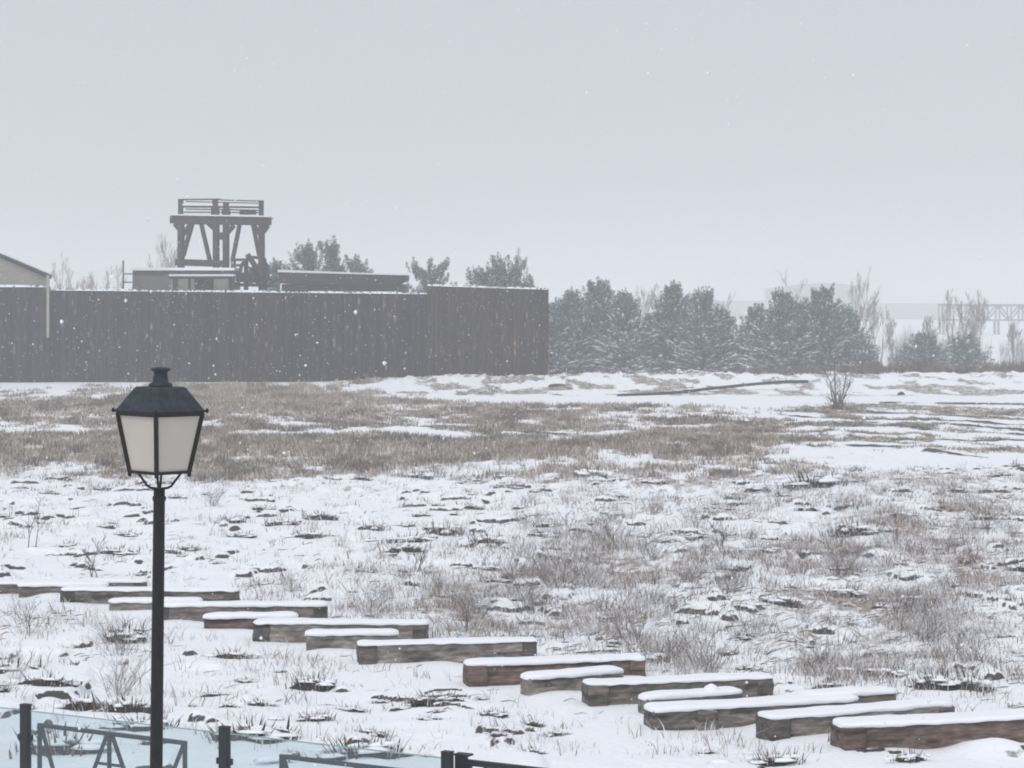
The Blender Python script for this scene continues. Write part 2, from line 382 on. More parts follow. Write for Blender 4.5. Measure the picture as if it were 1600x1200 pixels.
# field of tall dead grass beyond, Y 60..145
n = 260000
X = rng.uniform(-1, 1, n); Y = CAM_H*F/(rng.uniform(586, 752, n)-HOR); X = X*Y*.27
m_ = (vegmask(X, Y) > rng.uniform(.2, 1.0, n)) & (Y > 58) & (Y < 141)
X, Y = X[m_][:95000], Y[m_][:95000]; k = len(X); px, py = pxy(X, Y)
tall = .75+.6*np.exp(-((px-420)/230)**2-((py-615)/28)**2)+.25*np.exp(-((py-705)/18)**2)
hg = .24*tall*rng.uniform(.5, 1.4, k)*(1-.55*ss(118, 124, Y)*(px > 600))*(1-.55*ss(1100,1350,px))
cols = palette(k, [(.38,.325,.27),(.28,.228,.183),(.48,.42,.355),(.18,.14,.11),(.74,.73,.73)], [4,3.2,3.8,1.4,3.2])
lt = (ss(.5,.62,fbm(px/70, py/8, 61))*.5+.6*np.exp(-((px-430)/240)**2-((py-618)/26)**2))[:, None]; cols = cols*(1-lt*.6)+np.array((.47,.40,.34))*lt*.6
dk = ss(.52,.62,fbm(px/40, py/6, 62))[:, None]*.45; cols = cols*(1-dk)
rust = np.exp(-((px-380)/60)**2-((py-690)/22)**2)[:, None]*.5+np.exp(-((px-980)/300)**2-((py-700)/14)**2)[:, None]*.35
cols = cols*(1-rust*.6)+np.array((.24,.16,.125))*rust*.6
V, Fc, C = blades(X, Y, hg, .012+.00022*Y*rng.uniform(.6,1.4,k), (.10, .28), 4, cols)
tag(link('dead_grass', np_mesh('dead_grass', V, Fc, M['twig'], {'tint': ('FLOAT_COLOR', C)})), 'band of tall brown dead grass across the snowy field before the dark wall', 'grass', kind='stuff')
# thin frosted stalks over the middle and near ground
n = 120000
pxs = rng.uniform(-250, 1850, n); pys = rng.uniform(728, 1185, n); Y = CAM_H*F/(pys-HOR); X = (pxs-800)/F*Y
dens = .05+.07*ss(250, 900, pxs)*(1-ss(1030, 1150, pys))
for bx, by, rx, ry, a in ((1250,890,230,75,.75),(890,880,110,55,.9),(1500,810,160,60,.85),(720,950,100,35,.8),(1450,950,180,80,.6),(980,960,150,60,.45),(600,745,500,20,.5),(1150,748,300,30,.7),(1080,1030,160,40,.5),(1300,1060,120,30,.8),(500,900,160,50,.3),(150,745,280,22,.6),(50,830,60,50,.35),(560,930,120,30,.45),(1180,780,350,40,.35),(1560,1000,100,80,.35),(960,860,60,30,.7)):
    dens = dens+a*.5*np.exp(-((pxs-bx)/rx)**2-((pys-by)/ry)**2)
dens = dens*(.25+1.5*ss(.42, .68, fbm(X*.9, Y*.55, 50)))
dsg = dseg(X, Y)
dens = dens*ss(.25, .55, dsg)*(1-.75*ss(1040, 1100, pys)*(1-np.exp(-((pxs-1080)/130)**2*.3-((pys-1180)/30)**2)))
m_ = rng.uniform(0, 1, n) < dens*.78
X, Y, pxs, pys = X[m_], Y[m_], pxs[m_], pys[m_]; k = len(X)
cols = palette(k, [(.13,.095,.075),(.25,.19,.15),(.40,.33,.275),(.60,.59,.60),(.80,.82,.86),(.075,.06,.052)], [1.4,2.6,2.9,2.8,4.4,1.3])
rust = (np.exp(-((pxs-1220)/50)**2-((pys-890)/28)**2)+np.exp(-((pxs-1060)/40)**2-((pys-880)/22)**2)+np.exp(-((pxs-1480)/110)**2-((pys-880)/35)**2)*.7+np.exp(-((pxs-860)/50)**2-((pys-905)/25)**2)*.7)[:, None]*.55
cols = cols*(1-rust)+np.array((.24,.175,.15))*rust
V, Fc, C = blades(X, Y, .13*rng.uniform(.35, 1.9, k), .005+.00016*Y*rng.uniform(.4,1.3,k), (.10, .55), 6, cols)
tag(link('frosted_weeds', np_mesh('frosted_weeds', V, Fc, M['twig'], {'tint': ('FLOAT_COLOR', C)})), 'thin frosted weed stalks sticking out of the snow between the timbers and the grass band', 'weeds', kind='stuff')
# flattened frosty stems lying over the snow
n = 15000
pxs = rng.uniform(-200, 1800, n); pys = rng.uniform(735, 1120, n); Y = CAM_H*F/(pys-HOR); X = (pxs-800)/F*Y
m_ = (rng.uniform(0, 1, n) < (.15+.8*ss(600, 1200, pxs))*(1-.8*ss(1000, 1080, pys))*ss(.3,.6,fbm(X*.7, Y*.4, 55))) & (dseg(X, Y) > .4)
X, Y = X[m_], Y[m_]; k = len(X)
ya = rng.uniform(-.5, .5, k); ln = rng.uniform(.03, .15, k); r_ = rng.uniform(.003, .009, k)
dx, dy = np.cos(ya)*ln, np.sin(ya)*ln; arch = rng.uniform(.005, .04, k)
ps = [np.stack([X-dx, Y-dy, height(X-dx, Y-dy)], 1), np.stack([X, Y, height(X, Y)+arch], 1), np.stack([X+dx, Y+dy, height(X+dx, Y+dy)+rng.uniform(0,.05,k)], 1)]
up = np.stack([0*X, 0*X, r_], 1)
V = np.stack([ps[0]-up, ps[0]+up, ps[1]-up, ps[1]+up, ps[2]], 1).reshape(-1, 3); i0 = np.arange(k)*5
Fc = np.concatenate([np.stack([i0,i0+2,i0+3],1), np.stack([i0,i0+3,i0+1],1), np.stack([i0+2,i0+4,i0+3],1)])
C = np.repeat(palette(k, [(.15,.115,.095),(.26,.21,.175),(.50,.47,.45),(.08,.065,.055)], [2,3,3,1.5]), 5, 0); C = np.concatenate([C, np.ones((len(C), 1))], 1)
tag(link('fallen_stems', np_mesh('fallen_stems', V, Fc, M['twig'], {'tint': ('FLOAT_COLOR', C)})), 'bent and fallen dead stems lying over the snow of the middle ground', 'weeds', kind='stuff')
# brown scrub strip at the foot of the pines, right
n = 7000
X = rng.uniform(-2, 60, n); Y = 146+rng.uniform(0, 9, n); k = n
cols = palette(k, [(.16,.12,.11),(.10,.08,.075),(.24,.20,.19)], [3,2,2])
pxs = 800+X/Y*F
hg = (.16+.30*ss(1150, 1400, pxs))*(.4+1.2*ss(.35,.65,fbm(X*.5, Y*.2, 91)))*rng.uniform(.5, 1.4, k)
V, Fc, C = blades(X, Y, hg, .05*np.ones(k), (.25, .35), 7, cols)
tag(link('brown_scrub', np_mesh('brown_scrub', V, Fc, M['twig'], {'tint': ('FLOAT_COLOR', C)})), 'low strip of brown scrub along the foot of the pines behind the snow bank', 'scrub', kind='stuff')
# ------------------------------------------------------------------ timbers with snow caps
random.seed(3)
def snow_cap(Lx, D, th, roundL, roundR, seed):
    """pillow of snow: Lx long, D deep, standing on z=0"""
    nx_, nc = 44, 13; V = []; Fc = []
    for i in range(nx_+1):
        u = i/nx_; u = (1-math.cos(u*math.pi))/2*.5+u*.5; x = -.02+u*(Lx+.04)
        eL = min(1, (x+.02)/roundL); eR = min(1, (Lx+.02-x)/roundR)
        s = math.sqrt(max(0, 1-(1-eL)**2))*math.sqrt(max(0, 1-(1-eR)**2)); s = max(s, .04)
        hw = (D/2+.02)*(.45+.55*s); T = th*(.35+.65*s)*(1+.45*(mnoise.noise(Vector((x*1.3, seed, 0)))))
        ov = .012*mnoise.noise(Vector((x*6, seed, 2)))
        for j in range(nc):
            a = math.pi*(-.12+1.24*j/(nc-1)); c, sn = math.cos(a), math.sin(a)
            fe = 1+.10*mnoise.noise(Vector((x*4, seed, 5)))-.30*max(0, mnoise.noise(Vector((x*1.8, seed, 8)))-.1)
            y = D/2-hw*fe*abs(c)**.38*(1 if c > 0 else -1); z = max(-.012, T*(abs(sn)**.5*(1 if sn > 0 else -1)*.999))
            z += .008*mnoise.noise(Vector((x*5, y*8, seed)))
            V.append((x, y+ov, z+ (ov if sn < .2 else 0)))
    for i in range(nx_):
        for j in range(nc-1):
            a = i*nc+j; Fc.append((a, a+nc, a+nc+1, a+1))
    me = bpy.data.meshes.new('snow_cap'); n0 = len(V)
    Fc.append(tuple(range(nc))); Fc.append(tuple(reversed(range(nx_*nc, nx_*nc+nc))))
    me.from_pydata(V, [], Fc); me.materials.append(M['snow']); me.polygons.foreach_set('use_smooth', np.ones(len(Fc), bool)); me.update()
    return me
def rough_box(x0, x1, y0, y1, z0, z1, seed, amp=.006, nx_=60, ny_=6, nz_=8, tint=(.1,.08,.07), name='x', m=None):
    """weathered timber: a finely divided box with chipped, wavy faces"""
    vid = {}; V = []; Fc = []; C = []
    def vert(i, j, k):
        key = (i, j, k)
        if key in vid: return vid[key]
        x = x0+(x1-x0)*i/nx_; y = y0+(y1-y0)*j/ny_; z = z0+(z1-z0)*k/nz_
        p = Vector((x*3, y*9+seed, z*9))
        d = Vector((mnoise.noise(p), mnoise.noise(p+Vector((9,2,1))), mnoise.noise(p+Vector((3,7,5)))))*amp*1.8
        cr = max(0, mnoise.noise(Vector((x*1.2, z*30, seed+4)))-.25)*.02
        edge = (j in (0, ny_)) + (k in (0, nz_)) + (i in (0, nx_))
        pull = .006*(edge >= 2)*(1+mnoise.noise(Vector((x*7, seed, z))))
        cx, cy, cz = (x0+x1)/2, (y0+y1)/2, (z0+z1)/2
        q = Vector((x-math.copysign(pull, x-cx), y-math.copysign(pull+(cr if j == 0 else 0), y-cy), z-math.copysign(pull, z-cz)))+d
        vid[key] = len(V); V.append(tuple(q))
        g = max(.25, 1+.9*mnoise.noise(Vector((x*2, y*10, z*14+seed)))+.5*mnoise.noise(Vector((x*9, y*20, z*40+seed)))-.7*(cr > .003))
        C.append((tint[0]*g, tint[1]*g, tint[2]*g, 1)); return vid[key]
    for i in range(nx_):
        for k in range(nz_):
            Fc.append((vert(i,0,k), vert(i+1,0,k), vert(i+1,0,k+1), vert(i,0,k+1)))
            Fc.append((vert(i,ny_,k), vert(i,ny_,k+1), vert(i+1,ny_,k+1), vert(i+1,ny_,k)))
        for j in range(ny_):
            Fc.append((vert(i,j,nz_), vert(i+1,j,nz_), vert(i+1,j+1,nz_), vert(i,j+1,nz_)))
            Fc.append((vert(i,j,0), vert(i,j+1,0), vert(i+1,j+1,0), vert(i+1,j,0)))
    for j in range(ny_):
        for k in range(nz_):
            Fc.append((vert(0,j,k), vert(0,j,k+1), vert(0,j+1,k+1), vert(0,j+1,k)))
            Fc.append((vert(nx_,j,k), vert(nx_,j+1,k), vert(nx_,j+1,k+1), vert(nx_,j,k+1)))
    return np_mesh(name, V, Fc, m or M['sleeper'], {'tint': ('FLOAT_COLOR', C)})
GREYT, RUST, BRN = (.21,.185,.168), (.15,.105,.088), (.16,.138,.122)
tints = [BRN,BRN,BRN,GREYT,BRN,RUST,GREYT,GREYT,(.225,.198,.178),RUST,(.225,.198,.178),BRN,GREYT,BRN,BRN,GREYT,(.16,.115,.096)]
for bi, (p0, p1, hh, dd, ends, lab, kind) in enumerate(BEAMS):
    a = G(*p0); b_ = G(*p1); d = b_-a; Lx = d.length; rz = math.atan2(d.y, d.x)
    t_ = empty('timber_beam', (a.x, a.y, 0), lab, 'timber', 'snow-topped timbers laid in a staggered row', rz)
    tn = tints[bi]
    e = .20
    o = link('beam', rough_box(.0, Lx, .012, dd-.012, -.08, hh, bi*7.3, nx_=int(Lx*26), tint=tn, name='beam'), t_)
    if ends:
        for x0 in ((0, Lx-e) if bi != 13 else (.55, Lx-e)):
            rr = 1.0 if x0 < .6 else .8
            dk = tuple(c*(.45 if bi not in (9,16,11,13) else .85) for c in tn)
            link('end_block', rough_box(x0-.015, x0+e+(.04 if x0 < .6 else 0), -.05 if (bi in (8,9,11,13,15,16) and x0 < .6) else -.010, dd+.008, -.12, hh-.012, bi*3+x0, amp=.011, nx_=8, tint=dk, name='end_block'), t_)
    c = link('snow_cap', snow_cap(Lx, dd, (.038+.012*math.sin(bi*2.1)) if kind == 'L' else .056, .12 if kind == 'L' else .24, .05 if bi in (9,11,8,6) else .16, bi*2.7), t_)
    c.location = (0, 0, hh-.004)
    if bi == 12:
        mb = MB(); mb.lathe([(.12,-.03),(.085,.02),(.04,.05),(.01,.062)], 10); q = mb.build('snow_peak', M['snow'], t_); q.location = (Lx*.72, dd*.5, hh+.045)
# ------------------------------------------------------------------ shrubs
def heather_mesh(seed):
    """low clump: dark woody shoots of uneven length under pads of snow"""
    r = np.random.default_rng(seed); V = []; Fc = []; C = []; mi = []
    def dome(cx, cy, cz, sx, sy, sz, mt, cl, q=9):
        n = len(V); V.append((cx, cy, cz+sz)); ph = r.uniform(0, 6)
        for ring, (f, g) in enumerate(((.6, .75), (1.0, .1))):
            for k in range(q):
                t2 = 2*math.pi*k/q+ph; rr = r.uniform(.72, 1.25); V.append((cx+sx*f*rr*math.cos(t2), cy+sy*f*rr*math.sin(t2), cz+sz*g*r.uniform(.7, 1.2)-(.0 if ring == 0 else sz*.3)))
        V.append((cx, cy, cz-sz*.6)); C.extend([cl]*(2*q+2))
        for k in range(q):
            k2 = (k+1) % q; Fc.append((n, n+1+k, n+1+k2)); Fc.append((n+1+k, n+1+q+k, n+1+q+k2)); Fc.append((n+1+k, n+1+q+k2, n+1+k2)); Fc.append((n+2*q+1, n+1+q+k2, n+1+q+k)); mi.extend([mt]*4)
    dome(0, 0, -.02, .30, .2, .05, 0, (.05,.045,.042,1), 12)
    for i in range(int(r.integers(3, 6))):
        az = r.uniform(0, 2*math.pi); dome(math.cos(az)*.15, math.sin(az)*.1, 0, r.uniform(.06,.14), r.uniform(.05,.1), r.uniform(.03,.09), 0, (.04,.036,.034,1), 8)
    for i in range(330):
        az = r.uniform(0, 2*math.pi); rad = abs(r.normal(0, .14)); ht = r.uniform(.03, .11)*(1+1.2*(r.random() < .10))
        bx, by = rad*math.cos(az), rad*math.sin(az)*.7
        le = r.uniform(.1, .7); tx, ty = bx+math.cos(az)*ht*le, by+math.sin(az)*ht*le
        wdt = r.uniform(.003, .008); a2 = r.uniform(0, math.pi); dx, dy = math.cos(a2)*wdt, math.sin(a2)*wdt; n = len(V); mx, my = tx*.6+bx*.4, ty*.6+by*.4
        V += [(bx-dx, by-dy, -.02), (bx+dx, by+dy, -.02), (mx-dx, my-dy, ht*.6), (mx+dx, my+dy, ht*.6), (tx, ty, ht)]
        Fc += [(n, n+1, n+3), (n, n+3, n+2), (n+2, n+3, n+4)]; mi += [0]*3
        u_ = r.random(); cl = np.array((.05,.043,.038))*r.uniform(.6, 1.6) if u_ > .5 else (np.array((.21,.165,.13))*r.uniform(.6, 1.3) if u_ > .15 else np.array((.5,.5,.51)))
        C += [(*cl, 1)]*5
    for i in range(int(r.integers(9, 16))):
        az = r.uniform(0, 2*math.pi); rad = abs(r.normal(0, .19)); dome(rad*math.cos(az), rad*math.sin(az)*.7+.02, r.uniform(.03, .10), r.uniform(.05, .13), r.uniform(.04, .08), r.uniform(.015, .035), 1, (.8,.8,.8,1))
    return np_mesh('heather', V, Fc, [M['twig'], M['snow']], {'tint': ('FLOAT_COLOR', C)}, midx=mi, smooth=False)
def twiggy_mesh(seed):
    """fan of fine forked twigs, half of them rimed"""
    r = random.Random(seed); V = []; Fc = []; C = []
    def seg(a, b_, w_, cl):
        d = (b_-a); u = d.cross(Vector((r.uniform(-1,1), r.uniform(-1,1), .2))); 
        if u.length < 1e-5: return
        u = u.normalized()*w_; v = d.cross(u).normalized()*w_; n = len(V)
        V.extend([tuple(a+u), tuple(a-u*.5+v*.87), tuple(a-u*.5-v*.87), tuple(b_+u*.6), tuple(b_-u*.3+v*.5), tuple(b_-u*.3-v*.5)]); C.extend([cl]*6)
        for k in range(3): Fc.append((n+k, n+(k+1) % 3, n+3+(k+1) % 3, n+3+k))
    def grow(p, d, ln, w_, lv, cl):
        q = p
        for i in range(4):
            d = (d+Vector((r.uniform(-.25,.25), r.uniform(-.25,.25), r.uniform(-.15,.12)))).normalized(); q2 = q+d*ln/4; seg(q, q2, w_*(1-.15*i), cl)
            if lv and r.random() < .8: grow(q2, (d+Vector((r.uniform(-.8,.8), r.uniform(-.8,.8), r.uniform(-.2,.5)))).normalized(), ln*r.uniform(.3,.6), w_*.6, lv-1, cl)
            q = q2
    for k in range(26):
        az = r.uniform(0, 6.283); sp = r.uniform(.1, .9); g = r.uniform(.6, 1.4)
        cl = (.15*g, .11*g, .085*g, 1) if r.random() < .55 else (.5*g, .5*g, .52*g, 1)
        rad = r.uniform(0, .13)
        grow(Vector((math.cos(az)*rad, math.sin(az)*rad, -.02)), Vector((math.cos(az)*sp, math.sin(az)*sp, 1)).normalized(), r.uniform(.16, .36), r.uniform(.0018, .0038), 2, cl)
    return np_mesh('twigs', V, Fc, M['twig'], {'tint': ('FLOAT_COLOR', C)})
HM = [heather_mesh(i) for i in range(8)]; TM = [twiggy_mesh(50+i) for i in range(5)]
random.seed(11)
def shrub(px, py, s, label, mesh, group, sx=1.0, name='heather_clump', cat='shrub'):
    p = G(px, py); o = link(name, mesh); o.location = (p.x, p.y, float(height(np.array([p.x]), np.array([p.y]))[0]))
    o.scale = (s*sx, s, s); o.rotation_euler = (0, 0, random.uniform(-.6, .6)); tag(o, label, cat, group); return o
big = [ # px, py, scale, xstretch, kind, label
 (18,1055,1.5,1.3,0,'dark heather clump at the left photo edge above the glass railing'),
 (72,1082,1.0,1.7,0,'wide brown clump on a low bank just above the leftmost fence post'),
 (130,1108,1.4,.9,0,'upright dark clump between the leftmost fence post and the lamp post'),
 (205,1118,1.2,1.4,0,'dark clump touching the left side of the lamp post near the railing'),
 (195,1008,1.7,.8,0,'snow-laden dark bush in front of the timbers just left of the lamp post'),
 (364,1030,.9,1.5,0,'low dark clump in the snow just below the short timber right of the lamp post'),
 (490,1072,1.2,1.2,0,'black clump in the open snow below the middle left timbers'),
 (492,1128,.8,1.3,0,'small dark clump just above the railing glass, right of the second fence post'),
 (1212,1192,1.1,1.3,0,'dark snow-filled clump at the bottom edge below the big right timbers'),
 (1422,1190,.9,.9,0,'lone greenish dark clump at the bottom right in front of the nearest timber'),
 (975,1098,.7,1.3,0,'small clump at the foot of the long timber, centre right'),
 (582,829,1.3,1.0,0,'dark tuft like a little mushroom alone in the white snow, centre left'),
 (695,838,1.9,1.1,0,'largest of the dark clumps of the centre, frosted on top'),
 (640,848,1.5,1.6,0,'flat dark clump directly left of the largest frosted centre clump'),
 (632,873,1.0,1.6,0,'flat dark streak of heather just below the centre clumps'),
 (765,862,1.5,1.2,0,'tangled dark clump right of the centre group at the edge of the weeds'),
 (1270,762,3.0,1.6,0,'wide low thicket in the upper right snow, before the brown grass band'),
 (1335,836,2.4,1.1,0,'rounded dark nest-like clump on the right, open at its top'),
 (1262,806,1.3,.9,0,'small pointed dark clump left of the round nest-like one'),
 (1180,868,1.4,1.3,0,'low dark clump with one upright twig left of the rusty weeds'),
 (1222,945,1.2,1.4,0,'dark snow-filled clump below the rusty weeds on the right'),
 (1325,933,1.5,1.1,0,'black hollow clump with raised sides in the right middle ground'),
 (1462,1075,1.3,1.1,0,'left of the two dark clumps beyond the right timbers'),
 (1515,1076,1.5,1.0,0,'upright dark clump, right of the pair beyond the right timbers'),
 (1380,1052,1.3,1.1,0,'double dark clump beside the frosted weeds behind the right timbers'),
 (1018,1030,1.3,1.0,0,'dark clump behind the right end of the rust brown centre timber'),
 (925,752,2.2,1.2,0,'greyish bush at the upper edge of the snow, centre right'),
 (98,1176,2.0,1.2,0,'brown clump seen through the glass between the leftmost posts'),
 (395,1160,1.5,1.5,0,'dark clump seen through the glass just right of the second fence post'),
 (560,1188,1.6,1.4,0,'low clump behind the right glass panel, above the barrier rail'),
 (222,1146,1.2,1.5,0,'grey clump at the glass top edge touching the lamp post'),
 (650,752,1.8,1.2,0,'low dark bush at the lower edge of the brown grass, centre'),
]
for px, py, s, sx, k_, lab in big: shrub(px, py, s*.84, lab, HM[(px*7+py) % 8], 'dark heather clumps in the snow', sx)
tw = [(45,1005,2.3,'thin twiggy bush in front of the leftmost timbers'),(990,1010,2.6,'frosted twiggy bush behind the right end of the long grey timber'),(1105,1050,3.0,'pale fan-shaped twig bush beyond the centre right timbers'),
 (730,990,2.6,'beige twig bush beside the right end of the long timber left of centre'),(575,955,2.6,'spreading thin twig bush behind the middle left timbers'),(875,925,3.0,'dense brown twig bush in the weeds at the centre'),
 (885,840,2.6,'tall thin twig bush at the left of the upright stalks, centre'),(960,862,3.2,'row of upright dark stalks standing in the snow right of centre'),(1215,800,2.6,'thin upright twigs left of the round nest-like clump'),
 (1400,850,3.0,'tall twigs right of the round nest-like clump'),(1540,830,3.6,'big loose twig bush at the right photo edge'),(1310,905,2.4,'reddish twig bush above the hollow clump on the right'),(1520,1040,2.0,'thin twig bush just above the pair of clumps beyond the right timbers'),(455,925,1.8,'dark little twig bush beyond the timbers right of the lamp post')]
for px, py, s, lab in tw: shrub(px, py, s*.66, lab, TM[(px+py) % 5], 'twiggy bare bushes in the snow', 1.0, 'twig_bush', 'bush')
random.seed(5); cnt = 0
while cnt < 210:
    px, py = random.uniform(-150, 1750), random.uniform(750, 1195)
    p = G(px, py)
    if dseg(np.array([p.x]), np.array([p.y]))[0] < .5: continue
    if any(abs(px-q[0]) < 45 and abs(py-q[1]) < 22 for q in big): continue
    s = random.uniform(.22, .7)*(.8+.7*(py < 900))
    shrub(px, py, s, 'small low dark plant poking through the open snow', random.choice(HM), 'small dark plants scattered over the snow', random.uniform(1, 1.9), 'small_plant', 'plant'); cnt += 1
for (xa, xb, n, ya, yb, h0, h1, nm, lab) in ((1340,1900,9000,212,310,1.5,6.0,'bare_thicket','pale grey thicket of bare stems in the haze below the far truss'),(70,275,3500,235,290,6.0,9.5,'bare_copse','faint bare copse behind the wall between barn and flat hut'),(860,1340,3500,225,270,3.,8.,'bare_undergrowth','faint bare stems in the gaps between the big pines')):
    px = rng.uniform(xa, xb, n); px = px[(rng.uniform(0, 1, n) < .12+ss(.38, .62, fbm(px/22, 0*px, 72, 3)))&(np.abs(px-1556) > 9)]; n = len(px); Y = rng.uniform(ya, yb, n); X = (px-800)/F*Y; k = n
    hh_ = h0+(h1-h0)*fbm(px/16, 0*px, 71, 3)**1.4*rng.uniform(.4, 1.1, n)
    V, Fc, C = blades(X, Y, hh_, .05*np.ones(k), (.3, .09), 1, palette(k, [(.30,.27,.26),(.22,.20,.20),(.55,.54,.55)], [3,2,2]))
    tag(link(nm, np_mesh(nm, V, Fc, M['twig'], {'tint': ('FLOAT_COLOR', C)})), lab, 'thicket', kind='stuff')
random.seed(15); cnt = 0
while cnt < 80:
    px, py = random.uniform(-100, 1700), random.uniform(750, 1090)
    p = G(px, py); ww = math.exp(-((px-1250)/330)**2-((py-880)/110)**2)+.8*math.exp(-((px-880)/150)**2-((py-890)/60)**2)+.7*math.exp(-((px-720)/110)**2-((py-950)/40)**2)+.1
    if random.random() > ww or dseg(np.array([p.x]), np.array([p.y]))[0] < .6: continue
    shrub(px, py, random.uniform(.7, 1.7), 'knee-high dry weed tuft standing among the frosted stalks', random.choice(TM), 'dry weed tufts of the middle ground', 1.0, 'weed_tuft', 'weed'); cnt += 1
# ------------------------------------------------------------------ bare saplings and trees
def bare_mesh(seed, H, spread=.35, stems=1, lv=3, r0=.05, col=(.12,.09,.08), up=.5, name='branches', splitn=5, minr=.004):
    rnd = random.Random(seed); mb = MB()
    def grow(p, d, ln, r, l):
        pts = [p]; q = p.copy(); dd = d.copy(); ns = 4
        for i in range(ns):
            dd = (dd+Vector((rnd.uniform(-1,1), rnd.uniform(-1,1), rnd.uniform(-.3,.6)))*.16+Vector((0,0,up*.12))).normalized()
            q = q+dd*ln/ns; pts.append(q.copy())
        mb.tube(pts, [max(minr, r*(1-.8*i/ns)) for i in range(ns+1)], 3 if l else 5, caps=False)
        if l < lv:
            for k in range(splitn):
                f = rnd.uniform(.25, 1.0); i = min(ns-1, int(f*ns)); s = pts[i].lerp(pts[i+1], f*ns-i)
                az = rnd.uniform(0, 2*math.pi)
                nd = (dd+Vector((math.cos(az), math.sin(az), rnd.uniform(0,.4)))*spread*2).normalized()
                grow(s, nd, ln*rnd.uniform(.35, .6)*(1.15-.4*f), r*.5, l+1)
    for s in range(stems):
        az = rnd.uniform(0, 2*math.pi); sp = (.32 if stems > 1 else .03)
        grow(Vector((rnd.uniform(-.1,.1)*(stems > 1), rnd.uniform(-.1,.1)*(stems > 1), -.05)), Vector((math.cos(az)*sp, math.sin(az)*sp, 1)).normalized(), H*rnd.uniform(.75, 1.0)*.8, r0, 0)
    return mb
def bare_tree(px, ytop, Y, label, seed, m='pale_bark', group=None, zb=0, name='bare_tree', cat='tree', **kw):
    tp = P(px, ytop, Y); zb = float(height(np.array([tp.x]), np.array([float(Y)]))[0]); H = tp.z-zb
    t_ = empty(name, (tp.x, Y, zb), label, cat, group)
    kw.setdefault('r0', H*.012); kw.setdefault('minr', Y*.00008)
    mb = bare_mesh(seed, H, **kw); mb.build('crown', M[m], t_)
    tk = MB(); tk.tube([(0,0,-.1),(0,0,H*.25)], [kw['r0']*1.5, kw['r0']], 7); tk.build('trunk', M[m], t_)
    return t_
# small bare shrub on the snow bank
t_ = empty('bare_shrub', G(1308, 641), 'bare brown shrub with a few slender upright stems standing before the snow bank', 'shrub')
rnd = random.Random(6)
for dx, hh_, bend in ((-.62,2.0,.12),(-.30,1.5,-.1),(-.12,2.8,-.05),(.10,1.6,.1),(.42,2.9,.18),(.72,2.0,.1)):
    mb = MB(); pts = [Vector((dx*f+bend*math.sin(f*3), .15*dx*f+rnd.uniform(-.03,.03), hh_*f-.1)) for f in (0,.2,.4,.6,.8,1)]
    mb.tube(pts, [.045,.04,.034,.027,.019,.01], 5, caps=False)
    for k in range(16):
        f = rnd.uniform(.25, 1); i = min(4, int(f*5)); q = pts[i].lerp(pts[i+1], f*5-i); s_ = rnd.choice((-1, 1)); l_ = rnd.uniform(.25, .75)
        m_ = q+Vector((s_*l_*.35, rnd.uniform(-.2,.2), l_*.45)); e_ = m_+Vector((s_*l_*.2+rnd.uniform(-.1,.1), rnd.uniform(-.1,.1), l_*.5))
        mb.tube([q, m_, e_], [.013, .010, .006], 3, caps=False)
    mb.build('stem', M['shrub_bark'], t_)
mb = MB()
for k in range(46):
    az = rnd.uniform(0, 6.28); sp = rnd.uniform(.2, .8); l_ = rnd.uniform(.3, .95); q = Vector((rnd.uniform(-.25,.25), rnd.uniform(-.15,.15), -.05))
    mb.tube([q, q+Vector((math.cos(az)*sp*.4, math.sin(az)*sp*.3, l_*.6)), q+Vector((math.cos(az)*sp, math.sin(az)*sp*.6, l_))], [.018, .013, .006], 3, caps=False)
mb.build('low_shoots', M['shrub_bark'], t_)
# saplings near
for px, py, H, sd, st, lab in ((52,856,1.25,21,2,'leaning bare sapling in the snow at the far left, behind the timbers'),(150,900,.8,22,3,'small bare twig just behind the leftmost timbers'),
    (650,900,.7,25,3,'faint bare twig in the snow below the centre clumps'),(1130,870,.8,26,3,'bare twig beside the rusty weeds, centre right')):
    p = G(px, py); t_ = empty('bare_sapling', (p.x, p.y, float(height(np.array([p.x]), np.array([p.y]))[0])), lab, 'sapling', 'bare saplings in the snow')
    bare_mesh(sd, H, spread=.4, stems=st, lv=2, r0=.012, up=.3, splitn=4, minr=.0035).build('stems', M['bark'], t_)
TR = 'bare trees behind the pines and the wall'
for i, (px, yt, Y, lab) in enumerate([(98,412,260,'pale bare tree nearest the barn, rising behind the dark wall'),(128,418,270,'faint bare tree, second from the barn behind the dark wall'),(150,414,255,'faint bare tree midway between barn and ladder rail'),
    (176,420,265,'pale bare tree just left of the ladder rail on the wall'),(238,388,230,'thin bare tree over the flat hut, left one'),(262,392,235,'thin bare tree over the flat hut, nearest the timber tower'),
    (1003,440,230,'faint thin bare tree in the gap between the first two pine groups'),(1128,455,230,'thin bare tree behind the right flank of the middle pines'),
    (1350,426,210,'tall bare poplar just right of the largest pine'),(1372,455,215,'bare poplar, second to the right of the largest pine'),(1388,500,220,'low bare tree between the largest pine and the small pines'),
    (1446,488,225,'slender bare tree rising behind the small round pine'),(1492,452,215,'bare poplar crossing the left end of the far steel truss'),(1508,448,230,'tall bare poplar before the far steel truss, the highest there'),
    (1530,462,220,'bare poplar before the far steel truss, right one of the cluster'),(1582,500,215,'bare tree at the right photo edge below the truss'),(1606,495,220,'bare tree just cut by the right photo edge')]):
    bare_tree(px, yt, Y, lab, 100+i, group=TR, spread=.20, lv=3, up=1.0, splitn=6, minr=Y*.000045, r0=.06, stems=3 if i % 2 else 2)
bare_tree(1258, 416, 330, 'faint bare treetop showing above the largest pine and the far hall', 140, group=TR, spread=.35, lv=3, up=.4, splitn=5, minr=.02)
